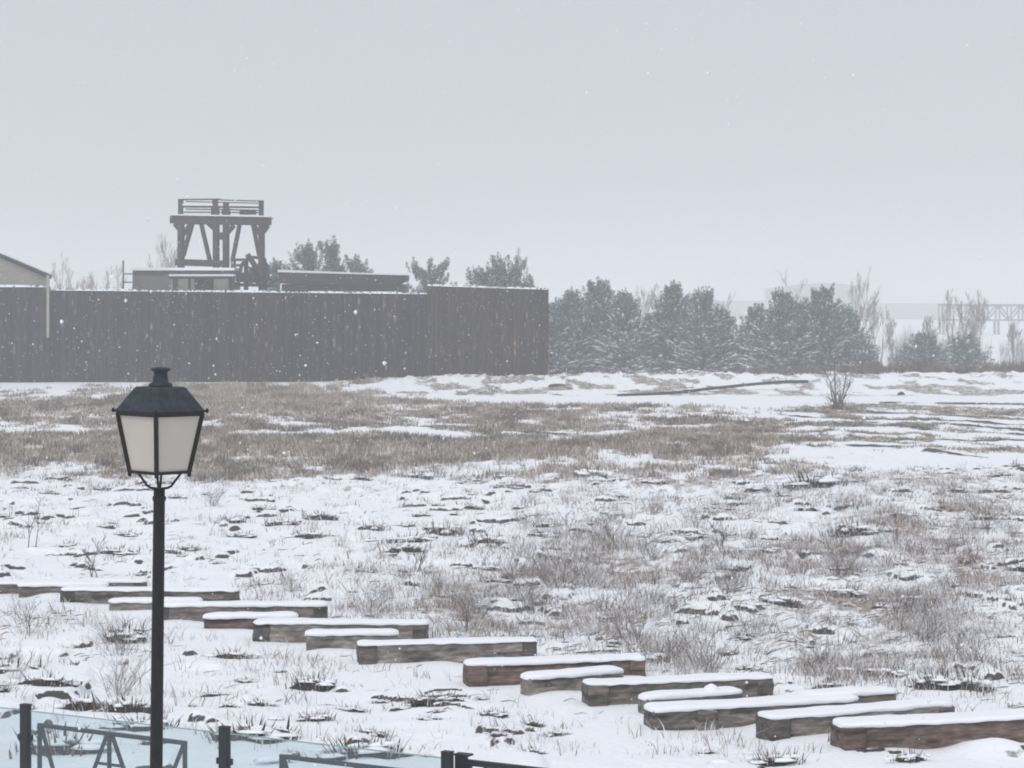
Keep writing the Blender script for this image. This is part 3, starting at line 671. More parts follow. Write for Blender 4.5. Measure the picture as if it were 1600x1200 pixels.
# ------------------------------------------------------------------ pines
def pine(px, ytop, wpx, Y, label, seed, dens=1.0, topw=.20, snowy=.55, point=True):
    r = np.random.default_rng(seed); tp = P(px, ytop, Y); zb = float(height(np.array([tp.x]), np.array([float(Y)]))[0])
    H = tp.z-zb; R = wpx/2/F*Y
    t_ = empty('pine_tree', (tp.x, Y, zb), label, 'pine', 'pines behind the wall and the snow bank')
    nb = int(H*21*dens); tufts = []; mb = MB()
    mb.tube([(0,0,-.2),(0,0,H*.5),(0,0,H*.93)], [.13, .07, .02], 7)
    for b_i in range(nb):
        t = (b_i+r.uniform())/nb; t = .955*t**1.12
        prof = np.interp(t, [0,.15,.35,.6,.8,.92,1], [1.05,1.1,.98,.68,.42,topw,.08] if point else [.8,.97,1.0,.82,.58,topw,.10]); prof *= 1+.22*math.sin(t*17+seed)*(t > .3)
        az = r.uniform(0, 2*math.pi); Lb = R*prof*r.uniform(.72, 1.12); z0 = H*t*.93; rise = (.25+.5*t)*Lb*r.uniform(.5, 1.3)
        pts = []
        for s in (0, .35, .7, 1): pts.append(Vector((math.cos(az)*Lb*s, math.sin(az)*Lb*s, z0+rise*s**1.8)))
        if t < .98: mb.tube(pts, [.04, .03, .02, .01], 3, caps=False)
        up = .15+1.0*t
        for s in (.3, .5, .68, .84, 1.0):
            if s < .6 and Lb < .6: continue
            c = Vector((math.cos(az)*Lb*s, math.sin(az)*Lb*s, z0+rise*s**1.8))+Vector(r.normal(0, .13, 3))
            ln = r.uniform(.45, .8)*(1.0 if s < .9 else 1.3); wd = r.uniform(.13, .24)
            dirv = Vector((math.cos(az)*.8, math.sin(az)*.8, up*(.7+.9*s)+.25+(1.2 if t > .55 and s > .8 else 0))).normalized()
            tufts.append((c, dirv, ln, wd, t, s))
    tufts.append((Vector((0,0,H-.45)), Vector((0,0,1)), .75, .15, 1, 1)); tufts.append((Vector((.12,.0,H-.8)), Vector((.3,0,1)), .6, .2, 1, 1))
    nn = 56; k = len(tufts)
    c = np.array([tuple(q[0]) for q in tufts]); d = np.array([tuple(q[1]) for q in tufts]); ln = np.array([q[2] for q in tufts]); wd = np.array([q[3] for q in tufts])
    c = np.repeat(c, nn, 0); d = np.repeat(d, nn, 0); ln_ = np.repeat(ln, nn); wd_ = np.repeat(wd, nn); m = k*nn
    s = r.uniform(-.5, .55, m); rad = r.normal(0, 1, (m, 3)); rad -= (rad*d).sum(1)[:, None]*d; rad /= np.linalg.norm(rad, axis=1)[:, None]
    taper = np.sqrt(np.clip(1-(2*s*.92)**2, .04, 1))
    base = c+d*(s*ln_)[:, None]+rad*(wd_*taper*r.uniform(.1, .75, m))[:, None]
    nd = rad*.75+d*.8+r.normal(0, .25, (m, 3)); nd /= np.linalg.norm(nd, axis=1)[:, None]
    L_ = r.uniform(.09, .20, m); tip = base+nd*L_[:, None]; sd = np.cross(nd, r.normal(0, 1, (m, 3))); sd /= np.linalg.norm(sd, axis=1)[:, None]
    W = r.uniform(.024, .05, m)[:, None]
    V = np.stack([base-sd*W, base+sd*W, tip], 1).reshape(-1, 3); Fc = np.arange(m*3).reshape(-1, 3)
    tc_ = np.repeat(r.uniform(.65, 1.5, k), nn)*r.uniform(.8, 1.25, m)
    colr = np.array((.052,.112,.106))[None]*tc_[:, None]
    frost = (r.uniform(0, 1, m) < 0.10+.22*snowy*np.repeat([1-q[4]*.8 for q in tufts], nn))
    colr[frost] = (.48,.56,.60)
    C = np.repeat(np.concatenate([colr, np.ones((m, 1))], 1), 3, 0)
    # snow resting on the boughs
    SV = []; SF = []
    for (cc, dv, l_, w_, t, s_) in tufts:
        if r.uniform() > .25+snowy*(1.15-1.1*t)-.2*t or s_ < .45: continue
        h = Vector((dv.x, dv.y, .25*dv.z)).normalized(); sdv = Vector((-h.y, h.x, 0)).normalized(); n = len(SV); q = 7
        top = cc+Vector((0,0,w_*.72)); a_ = l_*r.uniform(.3, .75)*(1.25-.7*t); b2 = w_*r.uniform(.4, 1.0)*(1.3-.7*t)
        SV.append(tuple(top+Vector((0,0,.06)))); SV.append(tuple(top-Vector((0,0,.05))))
        for j in range(q):
            an = 2*math.pi*j/q; rr = r.uniform(.6, 1.3)
            SV.append(tuple(top+h*math.cos(an)*a_*rr+sdv*math.sin(an)*b2*rr+Vector((0,0,r.uniform(-.06,.01)))))
        for j in range(q):
            SF.append((n, n+2+j, n+2+(j+1) % q)); SF.append((n+1, n+2+(j+1) % q, n+2+j))
    n0 = len(V); mi = np.concatenate([np.zeros(len(Fc), int), np.ones(len(SF), int)])
    if SF:
        V = np.concatenate([V, np.array(SV)]); Fc = np.concatenate([Fc, np.array(SF)+n0]); C = np.concatenate([C, np.full((len(SV), 4), .8)])
    link('crown', np_mesh('crown', V, Fc, [M['needle'], M['snow']], {'tint': ('FLOAT_COLOR', C)}, midx=mi), t_)
    mb.build('trunk', M['dark'], t_)
pines = [(868,468,50,160,'pine half hidden by the right end of the dark wall',.9),(893,447,66,158,'pine with a thin top, first one wholly right of the dark wall',.8),(934,431,92,157,'tall pine of the left group, highest beside the wall',.8),
 (978,450,74,158,'rounded pine at the right of the left pine group',.9),(1018,488,52,161,'low pine filling the gap between left and middle pine groups',.9),(1053,437,88,156,'tallest pine of the middle group',.7),(1098,447,84,158,'broad pine with twin tips right of the middle group peak',.7),
 (1128,480,56,157,'low snowy pine at the right flank of the middle group',1.1),(1180,474,64,158,'slim pine between the middle group and the largest pine',1.0),(1222,449,90,156,'left half of the largest dark pine pair',.6),(1285,444,104,155,'right half of the largest dark pine pair',.6),(1322,478,72,156,'layered pine behind the bare reddish shrub',.8),(1350,535,48,155,'small drooping pine at the right foot of the largest pair',.9),
 (1252,470,80,160,'pine filling the middle of the largest dark pair',.6),
 (1420,545,44,168,'smallest pine of the right pair, left flank',.5),(1446,522,66,168,'small pointed pine in the haze on the right',.5),(1508,526,70,168,'small round dark pine in the haze below the truss',.3)]
for i, (px, yt, wd, Y, lab, sn) in enumerate(pines): pine(px, yt, wd*1.1, Y+20+(i%3)*3, lab, 200+i*3, snowy=sn*.9)
for i, (px, yt, wd, Y, lab) in enumerate([(428,402,34,178,'small pine top between the timber tower and the long hut roof'),(482,372,62,180,'open pine top with separate tufts above the long hut roof'),(524,373,60,178,'dense pine top above the middle of the long hut roof'),(556,396,52,176,'low pine top above the right part of the long hut roof'),
    (671,404,74,178,'rounded pine top above the step in the dark wall'),(762,408,70,178,'left pine top above the tall right block of the wall'),(795,399,76,180,'highest pine top above the tall right block of the wall'),(828,428,40,177,'low pine top near the right corner of the wall')]):
    pine(px, yt, wd*1.25, Y, lab, 300+i*3, snowy=.15, topw=.62, dens=.55, point=False)
# ------------------------------------------------------------------ dark palisade wall
def palisade(x0, x1, Yd, ztop0, ztop1, seed, tint):
    """front sheet of close-set uneven stakes, X from x0 to x1"""
    r = random.Random(seed); V = []; Fc = []; C = []; x = x0
    while x < x1:
        wdt = r.uniform(.07, .17); wdt = min(wdt, x1-x) if x1-x > .05 else .06; pr = r.uniform(.02, .09)
        f = (x-x0)/(x1-x0); zt = ztop0+(ztop1-ztop0)*f+r.uniform(-.05, .05)
        g = r.uniform(.65, 1.4); cl = [tint[0]*g*r.uniform(.93,1.12), tint[1]*g, tint[2]*g*r.uniform(.85,1.2)]
        nz_ = 22; n0 = len(V)
        for k in range(nz_+1):
            z = -.3+(zt+.3)*k/nz_; jj = r.uniform(-.02, .02); b_ = r.uniform(.7, 1.35)*(r.uniform(2, 6) if r.random() < .045 else 1)
            for (u, p_) in ((0, 0), (.3, 1), (.7, 1), (1, 0)):
                V.append((x+wdt*u, Yd-.02-pr*p_+jj*p_, z)); C.append((*(c*b_ for c in cl), 1))
        for k in range(nz_):
            for j in range(3):
                a = n0+k*4+j; Fc.append((a, a+1, a+5, a+4))
        x += wdt
    return np_mesh('stakes', V, Fc, M['wall_wood'], {'tint': ('FLOAT_COLOR', C)})
def wall_part(pxa, pxb, Y, yta, ytb, label, seed, tint, depth, snow_t=.10):
    a = P(pxa, yta, Y); b_ = P(pxb, ytb, Y)
    t_ = empty('palisade_wall', (a.x, Y, 0), label, 'wall')
    link('stakes', palisade(0, b_.x-a.x, 0, a.z, b_.z, seed, tint), t_)
    mb = MB(); n0 = Vector((0,0,0)); Lx = b_.x-a.x
    mb.v = [(0,.005,-.3),(Lx,.005,-.3),(Lx,depth,-.3),(0,depth,-.3),(0,.005,a.z-.08),(Lx,.005,b_.z-.08),(Lx,depth,b_.z-.08),(0,depth,a.z-.08)]
    mb.f = [(3,2,1,0),(4,5,6,7),(0,1,5,4),(1,2,6,5),(2,3,7,6),(3,0,4,7)]; mb.sm = [False]*6
    mb.build('backing', M['old_wood'], t_)
    # snow along the top, uneven
    V = []; Fc = []; n = int(Lx/.3); r = random.Random(seed)
    for i in range(n+1):
        x = Lx*i/n; z = a.z+(b_.z-a.z)*i/n; th = snow_t*max(.02, (.6+1.1*mnoise.noise(Vector((x*.35, seed, 0)))+.2*r.random()))
        V += [(x,-.10,z-.07),(x,-.09,z+th*.6-.05),(x,min(depth,.5)*.5,z+th),(x,min(depth,.5)+.02,z+th*.5-.05),(x,min(depth,.5)+.03,z-.07)]
    for i in range(n):
        for j in range(4): q = i*5+j; Fc.append((q, q+5, q+6, q+1))
    link('snow_line', np_mesh('snow_line', V, Fc, M['snow'], smooth=True), t_)
    return t_
WT = (.030,.024,.028); WT2 = (.038,.029,.026)
wall_part(-160, 76, 143.4, 447, 447, 'dark stake wall below the pale gabled barn, left of the pale corner post', 1, WT, .6, .08)
wall_part(74.5, 668, 144, 452, 458, 'long dark stake wall below the timber tower, between barn and tall right block', 2, WT, .8, .07)
wall_part(668, 856, 142.5, 445, 451, 'taller brownish right block of the dark wall, ending beside the pines', 3, WT2, 7.0, .07)
a = P(75, 430, 143.2); mb = MB(); mb.bar((a.x, 143.2, 3.0), (a.x, 143.2, a.z), .16, .16); o = mb.build('corner_post', M['stone']); tag(o, 'thin pale upright post at the joint of barn and long dark wall', 'post')
# ------------------------------------------------------------------ gabled barn
Yb = 145.2
t_ = empty('barn', (P(-70, 600, Yb).x, Yb, 0), 'pale stone barn gable with snowy roof rising behind the left wall', 'barn', rz=math.radians(12.5))
lx = t_.location.x
ex = P(70, 434, Yb); pk = P(-70, 373, Yb); hw = (ex.x-lx)*1.02
mb = MB(); pts = [(-hw,0),(hw,0),(hw,ex.z),(0,pk.z),(-hw,ex.z)]
n = len(pts); mb.v = [(x, 0, z) for x, z in pts]+[(x, 12, z) for x, z in pts]
mb.f = [tuple(reversed([4,3,2,1,0])), tuple(range(9,4,-1))]+[(i, i+5, (i+1) % 5+5, (i+1) % 5) for i in range(5)]; mb.sm = [False]*7
mb.build('wall', M['stone'], t_)
mb = MB()
for s in (-1, 1):
    d = Vector((s*hw, 0, ex.z-pk.z)).normalized()
    aa = Vector((0, -.35, pk.z+.14)); bb = aa+d*(hw/abs(d.x)+.25)
    up = Vector((0,0,.14)); q = Vector((0,12.7,0))
    n0 = len(mb.v); mb.v += [tuple(v) for v in (aa, bb, bb+q, aa+q, aa+up, bb+up, bb+q+up, aa+q+up)]
    for f in ((3,2,1,0),(4,5,6,7),(0,1,5,4),(1,2,6,5),(2,3,7,6),(3,0,4,7)): mb.f.append(tuple(n0+i for i in f)); mb.sm.append(False)
rf = mb.build('roof', M['old_wood'], t_)
mb = MB()
for s in (-1, 1):
    d = Vector((s*hw, 0, ex.z-pk.z)).normalized()
    aa = Vector((0, -.30, pk.z+.283)); bb = aa+d*(hw/abs(d.x)+.2); up = Vector((0,0,.13)); q = Vector((0,12.6,0))
    n0 = len(mb.v); mb.v += [tuple(v) for v in (aa, bb, bb+q, aa+q, aa+up, bb+up*.6, bb+q+up*.6, aa+q+up)]
    for f in ((3,2,1,0),(4,5,6,7),(0,1,5,4),(1,2,6,5),(2,3,7,6),(3,0,4,7)): mb.f.append(tuple(n0+i for i in f)); mb.sm.append(False)
mb.build('roof_snow', M['snow'], rf)
# ------------------------------------------------------------------ flat hut left of the tower
def px_box(mb, xa, xb, ya, yb, Y0, Y1, org):
    """box whose front face at depth Y0 covers the px rectangle"""
    p = P(xa, yb, Y0)-org; q = P(xb, ya, Y0)-org
    mb.box((p.x, Y0-org.y, p.z), (q.x, Y1-org.y, q.z))
org = Vector((P(207, 0, 147).x, 147, 0))
t_ = empty('flat_hut', org, 'flat-roofed grey hut with snow on its roof, left of and below the timber tower', 'hut')
mb = MB(); px_box(mb, 207, 364, 422, 607, 147, 151, org); mb.build('wall', M['hut_wall'], t_)
mb = MB(); px_box(mb, 205, 366, 418.2, 422.5, 146.8, 151.2, org); mb.build('roof_snow', M['snow'], t_)
mb = MB(); px_box(mb, 209, 363, 422.4, 427, 146.85, 146.97, org); mb.build('fascia', M['old_wood'], t_)
mb = MB(); px_box(mb, 264, 366, 428.5, 431.5, 146.0, 146.84, org); sh = mb.build('porch_roof', M['snow'], t_)
mb = MB(); px_box(mb, 264, 366, 431.6, 435, 146.05, 146.84, org); mb.build('porch_beam', M['old_wood'], t_)
for xa, xb in ((265,270),(278,294),(298,304),(334,357)):
    mb = MB(); px_box(mb, xa, xb, 435.1, 607, 146.1, 146.4, org); mb.build('porch_post', M['porch_wood'], t_)
mb = MB(); px_box(mb, 311, 328, 438, 452, 146.5, 146.8, org); mb.build('opening', M['dark'], t_)
# ladder rail
org = Vector((P(193, 0, 146).x, 146, 0)); t_ = empty('ladder_rail', (org.x, 146, P(193,458,146).z), 'thin hooked ladder rail sticking up beside the flat hut on the wall', 'rail')
o0 = Vector((org.x, 146, P(193,458,146).z)); mb = MB()
mb.bar(P(192.5,456,146)-o0, P(192.5,407,146)-o0, .09, .09); mb.build('upright', M['old_wood'], t_)
for y in (428, 441):
    mb = MB(); mb.bar(P(192,y,146)-o0+Vector((0,.1,0)), P(206,y,146)-o0+Vector((0,.1,0)), .08, .08, (0,1,0)); mb.build('rung', M['old_wood'], t_)
# ------------------------------------------------------------------ timber tower
YT_ = 149.0; org = Vector((P(344, 0, YT_).x, YT_, 0))
T = empty('timber_tower', org, 'tall open timber hoist tower with snowy deck above the dark wall', 'tower')
def tb(name, a, b_, w_, th=.3, dy=0, m='old_wood', par=None):
    mb = MB(); A = P(a[0], a[1], YT_)-org; B = P(b_[0], b_[1], YT_)-org
    A.y += dy; B.y += dy; mb.bar(A, B, w_/F*YT_, th); return mb.build(name, M[m], par or T)
for dy in (0, .8):
    for x0, x1, yb in ((281.5,281.5,610),(336.5,336.5,610),(352,352,610),(407.5,409,610)):
        tb('post', (x0,345), (x1,yb), 7.5, .34, dy)
    tb('deck_beam', (266,343.5) if dy == 0 else (270,344), (424,346) if dy == 0 else (420,346), 11, .34, dy-.02)
    for (a, b_) in (((299,349),(284.5,400)),((313,349),(326.5,407)),((373,351),(362,407)),((394,350),(404,400))): tb('brace', a, b_, 4.2, .2, dy+.03)
    for (a, b_) in (((296,351),(283,368)),((272,350),(282,362)),((324,349),(336,360)),((364,352),(352,366)),((345,364),(343,372)),((396,352),(409,372)),((418,352),(409,364))): tb('knee', a, b_, 5.0, .22, dy+.05)
    tb('cross_tie', (336,368.5), (353,368.5), 11, .26, dy+.06)
    tb('sill_beam', (274,409.5), (349,412), 10, .3, dy-.03)
mb = MB(); A = P(268,337.6,YT_)-org; B = P(422,340.4,YT_)-org; mb.bar(Vector((A.x,.75,A.z+.0)), Vector((B.x,.75,B.z)), .07, 2.1); mb.build('deck', M['old_wood'], T)
mb = MB(); mb.bar(Vector((A.x,.75,A.z+.085)), Vector((B.x,.75,B.z+.085)), .09, 2.0); mb.build('deck_snow', M['snow'], T)
for x, y0 in ((282,311),(336,311),(353,316),(408,313)): tb('upper_post', (x,y0), (x,338), 8.5 if x in (336,353) else 7, .4, .1)
for x, y0 in ((336,323),(353,326)): tb('post_collar', (x-.2,y0), (x+.2,336), 12, .45, .09)
tb('rail', (279,312), (345,311.5), 2.3, .12, -.12); tb('rail', (345,312.5), (410,314.5), 1.8, .12, -.1)
tb('rail', (285,323), (410,324), 3.0, .12, -.08); tb('rail', (285,331.5), (405,332.5), 2.0, .12, -.11)
tb('rail', (285,313), (406,316), 1.6, .12, 1.6); tb('rail', (285,325), (406,327), 2.0, .12, 1.62)
tb('deck_box', (373,331), (398,331), 7, .6, .7); tb('snow_strip', (285,320), (333,320), 2, .1, -.13, 'snow'); tb('snow_strip', (358,321), (404,322), 1.5, .1, -.14, 'snow')
# hoist machinery beside the right posts
mb = MB()
c = P(399, 424, YT_)-org; c.y = -.6
for k in range(28):
    t0 = 2*math.pi*k/28; t1 = 2*math.pi*(k+1)/28; r1 = .92
    mb.bar(c+Vector((math.cos(t0)*r1,0,math.sin(t0)*r1)), c+Vector((math.cos(t1)*r1,0,math.sin(t1)*r1)), .20, .30)
wh = mb.build('hoist_wheel', M['old_wood'], T)
for k in range(8):
    t0 = math.pi*k/4+.2; mb = MB(); mb.bar(c, c+Vector((math.cos(t0)*.9, 0, math.sin(t0)*.9)), .13, .14); mb.build('spoke', M['old_wood'], wh)
mb = MB(); mb.tube([c+Vector((0,-.5,0)), c+Vector((0,.6,0))], .32, 12); mb.build('hub', M['old_wood'], wh)
tb('machine_beam', (362,406), (392,406), 4, .3, -.3); tb('machine_post', (365.5,404), (365.5,455), 7, .4, -.32); tb('machine_post', (385.5,404), (385.5,455), 6, .4, -.34)
tb('machine_post', (412,404), (413.5,455), 9, .5, -.36); tb('machine_beam', (360,433), (420,436), 14, .35, -.38); tb('machine_beam', (364,445), (420,446), 5, .5, -.42)
tb('machine_beam', (369,415), (383,414), 3.5, .3, -.4); tb('machine_brace', (347,411), (366,437), 6, .3, -.44); tb('machine_brace', (389,398), (412,432), 8, .3, -.9)
tb('machine_brace', (392,446), (414,402), 6, .3, -.95); tb('machine_strut', (414,430), (428,441), 4, .3, -.5); tb('machine_strut', (418,447), (436,436), 3, .3, -.52)
# ------------------------------------------------------------------ long hut right of the tower
org = Vector((P(437, 0, 148).x, 148, 0)); t_ = empty('long_hut', org, 'long dark low hut with thin snowy roof, right of the timber tower', 'hut')
mb = MB(); px_box(mb, 440, 634, 444, 610, 148.3, 153, org); mb.build('wall', M['hut_wall'], t_)
mb = MB(); A = P(437,425.5,148)-org; B = P(634,430.5,148)-org; Lx = B.x
mb.v = [(0,-.3,A.z-.72),(Lx-.9,-.3,B.z-.72),(Lx,-.3,B.z-.25),(Lx,-.3,B.z),(0,-.3,A.z),(0,5,A.z-.72),(Lx-.9,5,B.z-.72),(Lx,5,B.z-.25),(Lx,5,B.z),(0,5,A.z)]
mb.f = [(0,1,2,3,4),(9,8,7,6,5)]+[(i, i+5, (i+1) % 5+5, (i+1) % 5) for i in range(5)]; mb.sm = [False]*7
rf = mb.build('roof', M['old_wood'], t_)
mb = MB(); mb.v = [(-.1,-.35,A.z+.004),(Lx+.1,-.35,B.z+.004),(Lx+.1,5,B.z+.004),(-.1,5,A.z+.004),(-.1,-.35,A.z+.17),(Lx+.1,-.35,B.z+.07),(Lx+.1,5,B.z+.07),(-.1,5,A.z+.17)]
mb.f = [(3,2,1,0),(4,5,6,7),(0,1,5,4),(1,2,6,5),(2,3,7,6),(3,0,4,7)]; mb.sm = [False]*6; mb.build('roof_snow', M['snow'], rf)
# ------------------------------------------------------------------ far halls, truss
org = Vector((P(1290, 0, 800).x, 800, 0)); t_ = empty('far_hall', org, 'faint big hall with shallow curved roof in the haze behind the largest pine', 'hall')
x0 = P(1225,0,800).x-org.x; x1 = P(1352,0,800).x-org.x; mb = MB(); nn = 12; prof = []
for i in range(nn+1):
    u = i/nn; prof.append((x0+(x1-x0)*u, P(0, 449-7*math.sin(math.pi*min(1, u*1.0)), 800).z))
prof = [(x0,0)]+prof+[(x1,0)]; k = len(prof)
mb.v = [(x,0,z) for x, z in prof]+[(x,60,z) for x, z in prof]; mb.f = [tuple(reversed(range(k))), tuple(range(k, 2*k))]+[(i, i+k, (i+1) % k+k, (i+1) % k) for i in range(k)]; mb.sm = [False]*len(mb.f)
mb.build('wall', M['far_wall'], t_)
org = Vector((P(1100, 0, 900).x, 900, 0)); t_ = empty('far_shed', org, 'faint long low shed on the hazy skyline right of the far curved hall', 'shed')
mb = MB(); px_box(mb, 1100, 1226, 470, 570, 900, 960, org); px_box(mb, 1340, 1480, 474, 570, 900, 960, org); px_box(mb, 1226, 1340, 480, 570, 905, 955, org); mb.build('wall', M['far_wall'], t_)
YG = 450.0; org = Vector((P(1472, 0, YG).x, YG, 0)); T2 = empty('steel_truss', org, 'long pale steel truss bridge on columns in the haze at the right', 'truss')
def sb(name, a, b_, w_, dy=0):
    mb = MB(); A = P(a[0],a[1],YG)-org; B = P(b_[0],b_[1],YG)-org; A.y += dy; B.y += dy; mb.bar(A, B, w_/F*YG, w_/F*YG); return mb
xs = list(range(1472, 1900, 18))
for dy in (0, 3.5):
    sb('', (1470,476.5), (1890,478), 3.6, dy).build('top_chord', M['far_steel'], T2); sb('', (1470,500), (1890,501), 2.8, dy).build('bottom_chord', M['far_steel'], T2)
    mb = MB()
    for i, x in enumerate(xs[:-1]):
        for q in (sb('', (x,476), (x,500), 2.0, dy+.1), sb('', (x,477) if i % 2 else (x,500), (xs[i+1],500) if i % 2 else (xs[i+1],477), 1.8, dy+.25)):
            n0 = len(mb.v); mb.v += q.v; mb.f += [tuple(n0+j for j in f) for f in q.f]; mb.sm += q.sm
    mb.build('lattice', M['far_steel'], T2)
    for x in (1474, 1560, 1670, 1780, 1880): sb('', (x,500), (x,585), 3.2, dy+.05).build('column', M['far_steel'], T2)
# far low ground swell
Xh = np.linspace(-900, 900, 121); Yh = np.linspace(1150, 1500, 8); XH, YH = np.meshgrid(Xh, Yh)
ZH = (4+6*fbm(XH*.004, YH*.002, 60))*np.sin(np.pi*(YH-1150)/350)-.3
ii = np.arange(XH.size).reshape(XH.shape); Fq = np.stack([ii[:-1,:-1], ii[:-1,1:], ii[1:,1:], ii[1:,:-1]], -1).reshape(-1, 4)
tag(link('hills', np_mesh('hills', np.stack([XH, YH, ZH], -1).reshape(-1, 3), Fq, M['far_wall'], smooth=True)), kind='structure')
# ------------------------------------------------------------------ dark pipe lying up the snow bank
pts = []
for px, py in ((965,621),(1000,619),(1060,613),(1120,606),(1180,600),(1225,596.5),(1262,596)):
    Yp = np.interp(px, [965, 1262], [124.2, 132.5]); q = P(px, py, Yp); q.z = max(q.z, float(height(np.full(9, q.x), q.y+np.linspace(-2.5, .3, 9)).max())+.05); pts.append(q)
mb = MB(); mb.tube(pts, .085, 8); tag(mb.build('pipe', M['old_wood']), 'long dark pipe curving up across the snow bank before the middle pines', 'pipe')
# rubble and stones on the bank
random.seed(8)
def stone(px, py, Y, sx, sz, lab, seed):
    r = random.Random(seed); p = P(px, py, Y); z = float(height(np.array([p.x]), np.array([Y]))[0]); mb = MB()
    prof = [(sx*.5*f*r.uniform(.9,1.1), sz*h) for f, h in ((1,-.3),(1.05,.2),(.9,.6),(.5,.95),(.1,1.05))]; mb.lathe(prof, 9, smooth=False)
    mb.v = [(x*r.uniform(.85,1.15), y*.6*r.uniform(.85,1.15), z_) for x, y, z_ in mb.v]
    o = mb.build('stone', M['old_wood']); o.location = (p.x, Y, z); tag(o, lab, 'stone', 'dark stones on the snow bank')
stone(870, 598, 133, 1.0, .16, 'dark flat stone on the snow bank just right of the wall corner', 1)
stone(1408, 620, 126, .4, .18, 'small dark stone on the snow bank right of the bare reddish shrub', 2)
# ------------------------------------------------------------------ street lamp
YL = 15.0; base = P(239.2, 480, YL); S = YL/F
zl = lambda py: CAM_H-(py-HOR)*S
LP = empty('street_lamp', (base.x, YL, 0), 'black street lamp with a four-sided milky glass lantern in the left foreground', 'street lamp', rz=math.radians(-90-6.5))
LP.rotation_mode = 'XYZ'; LP.matrix_world = Matrix.Translation((base.x, YL, 0)) @ Matrix.Rotation(.0112, 4, 'Y') @ Matrix.Rotation(math.radians(-86.6), 4, 'Z')
top = zl(762)
mb = MB(); mb.lathe([(.13,0),(.13,.05),(.105,.10),(.10,.45),(.085,.52),(.06,.60),(.05,.9),(.0445,1.2),(.0415,2.6),(.039,top-.09),(.045,top-.085),(.045,top-.06),(.038,top-.055),(.038,top)], 16); post = mb.build('post', M['black_metal'], LP)
zb_, zt_ = zl(737), zl(646); rb, rt = .198, .282
for k in range(4):
    a = math.pi/2*k; ca, sa = math.cos(a), math.sin(a)
    mb = MB(); pr = [(.150, zb_), (.135, zb_-.02), (.105, zb_-.06), (.080, zb_-.095), (.055, zb_-.108), (.02, zb_-.112)]
    mb.tube([(ca*r_, sa*r_, z) for r_, z in pr], .0085, 7); mb.build('bracket', M['black_metal'], LP)
# lantern frame
mb = MB()
C4 = [(math.cos(math.pi/2*k), math.sin(math.pi/2*k)) for k in range(4)]
for k in range(4):
    c0, c1 = C4[k], C4[(k+1) % 4]
    mb.bar((c0[0]*rb, c0[1]*rb, zb_), (c0[0]*rt, c0[1]*rt, zt_), .029, .029, (c0[0], c0[1], 0))
    mb.bar((c0[0]*rb, c0[1]*rb, zb_), (c1[0]*rb, c1[1]*rb, zb_), .020, .020, (0,0,1)); mb.bar((c0[0]*rt, c0[1]*rt, zt_+.002), (c1[0]*rt, c1[1]*rt, zt_+.002), .030, .030, (0,0,1))
    mb.lathe([(.006,-.03),(.014,-.02),(.014,-.005),(.009,.01)], 8, c=(c0[0]*rb, c0[1]*rb, zb_-.004))
mb.build('lantern_frame', M['black_metal'], LP)
for k in range(4):
    c0, c1 = C4[k], C4[(k+1) % 4]; q = .985; mb = MB()
    A = Vector((c0[0]*rb*q, c0[1]*rb*q, zb_+.006)); B = Vector((c1[0]*rb*q, c1[1]*rb*q, zb_+.006)); Cc = Vector((c1[0]*rt*q, c1[1]*rt*q, zt_-.008)); D = Vector((c0[0]*rt*q, c0[1]*rt*q, zt_-.008))
    nrm = (B-A).cross(D-A).normalized()*-.004
    mb.v = [tuple(v) for v in (A,B,Cc,D,A+nrm,B+nrm,Cc+nrm,D+nrm)]; mb.f = [(0,1,2,3),(7,6,5,4),(0,4,5,1),(1,5,6,2),(2,6,7,3),(3,7,4,0)]; mb.sm = [False]*6
    mb.build('glass_pane', M['milk'], LP)
mb = MB(); mb.lathe([(rt+.016, zt_+.008),(rt+.018, zt_+.024),(rt+.004, zt_+.034),(.172, zl(606)),(.155, zl(604))], 4, smooth=False); rf = mb.build('roof', M['roof_metal'], LP)
mb = MB(); mb.lathe([(.082, zl(605)),(.078, zl(599)),(.054, zl(597)),(.050, zl(590)),(.044, zl(585)),(.048, zl(581)),(.068, zl(577.5)),(.070, zl(576)),(.05, zl(574.5)),(.02, zl(573.5))], 14); mb.build('chimney', M['roof_metal'], rf)
for k in range(4):
    mb = MB(); c0 = C4[k]; r_ = rt+.016; mb.lathe([(.004,-.012),(.011,-.006),(.013,.004),(.008,.014),(.003,.02)], 8, c=(c0[0]*(r_+.014), c0[1]*(r_+.014), zt_+.018)); mb.bar((c0[0]*(r_-.01), c0[1]*(r_-.01), zt_+.016), (c0[0]*(r_+.014), c0[1]*(r_+.014), zt_+.018), .008, .008, (0,0,1)); mb.build('finial', M['black_metal'], rf)
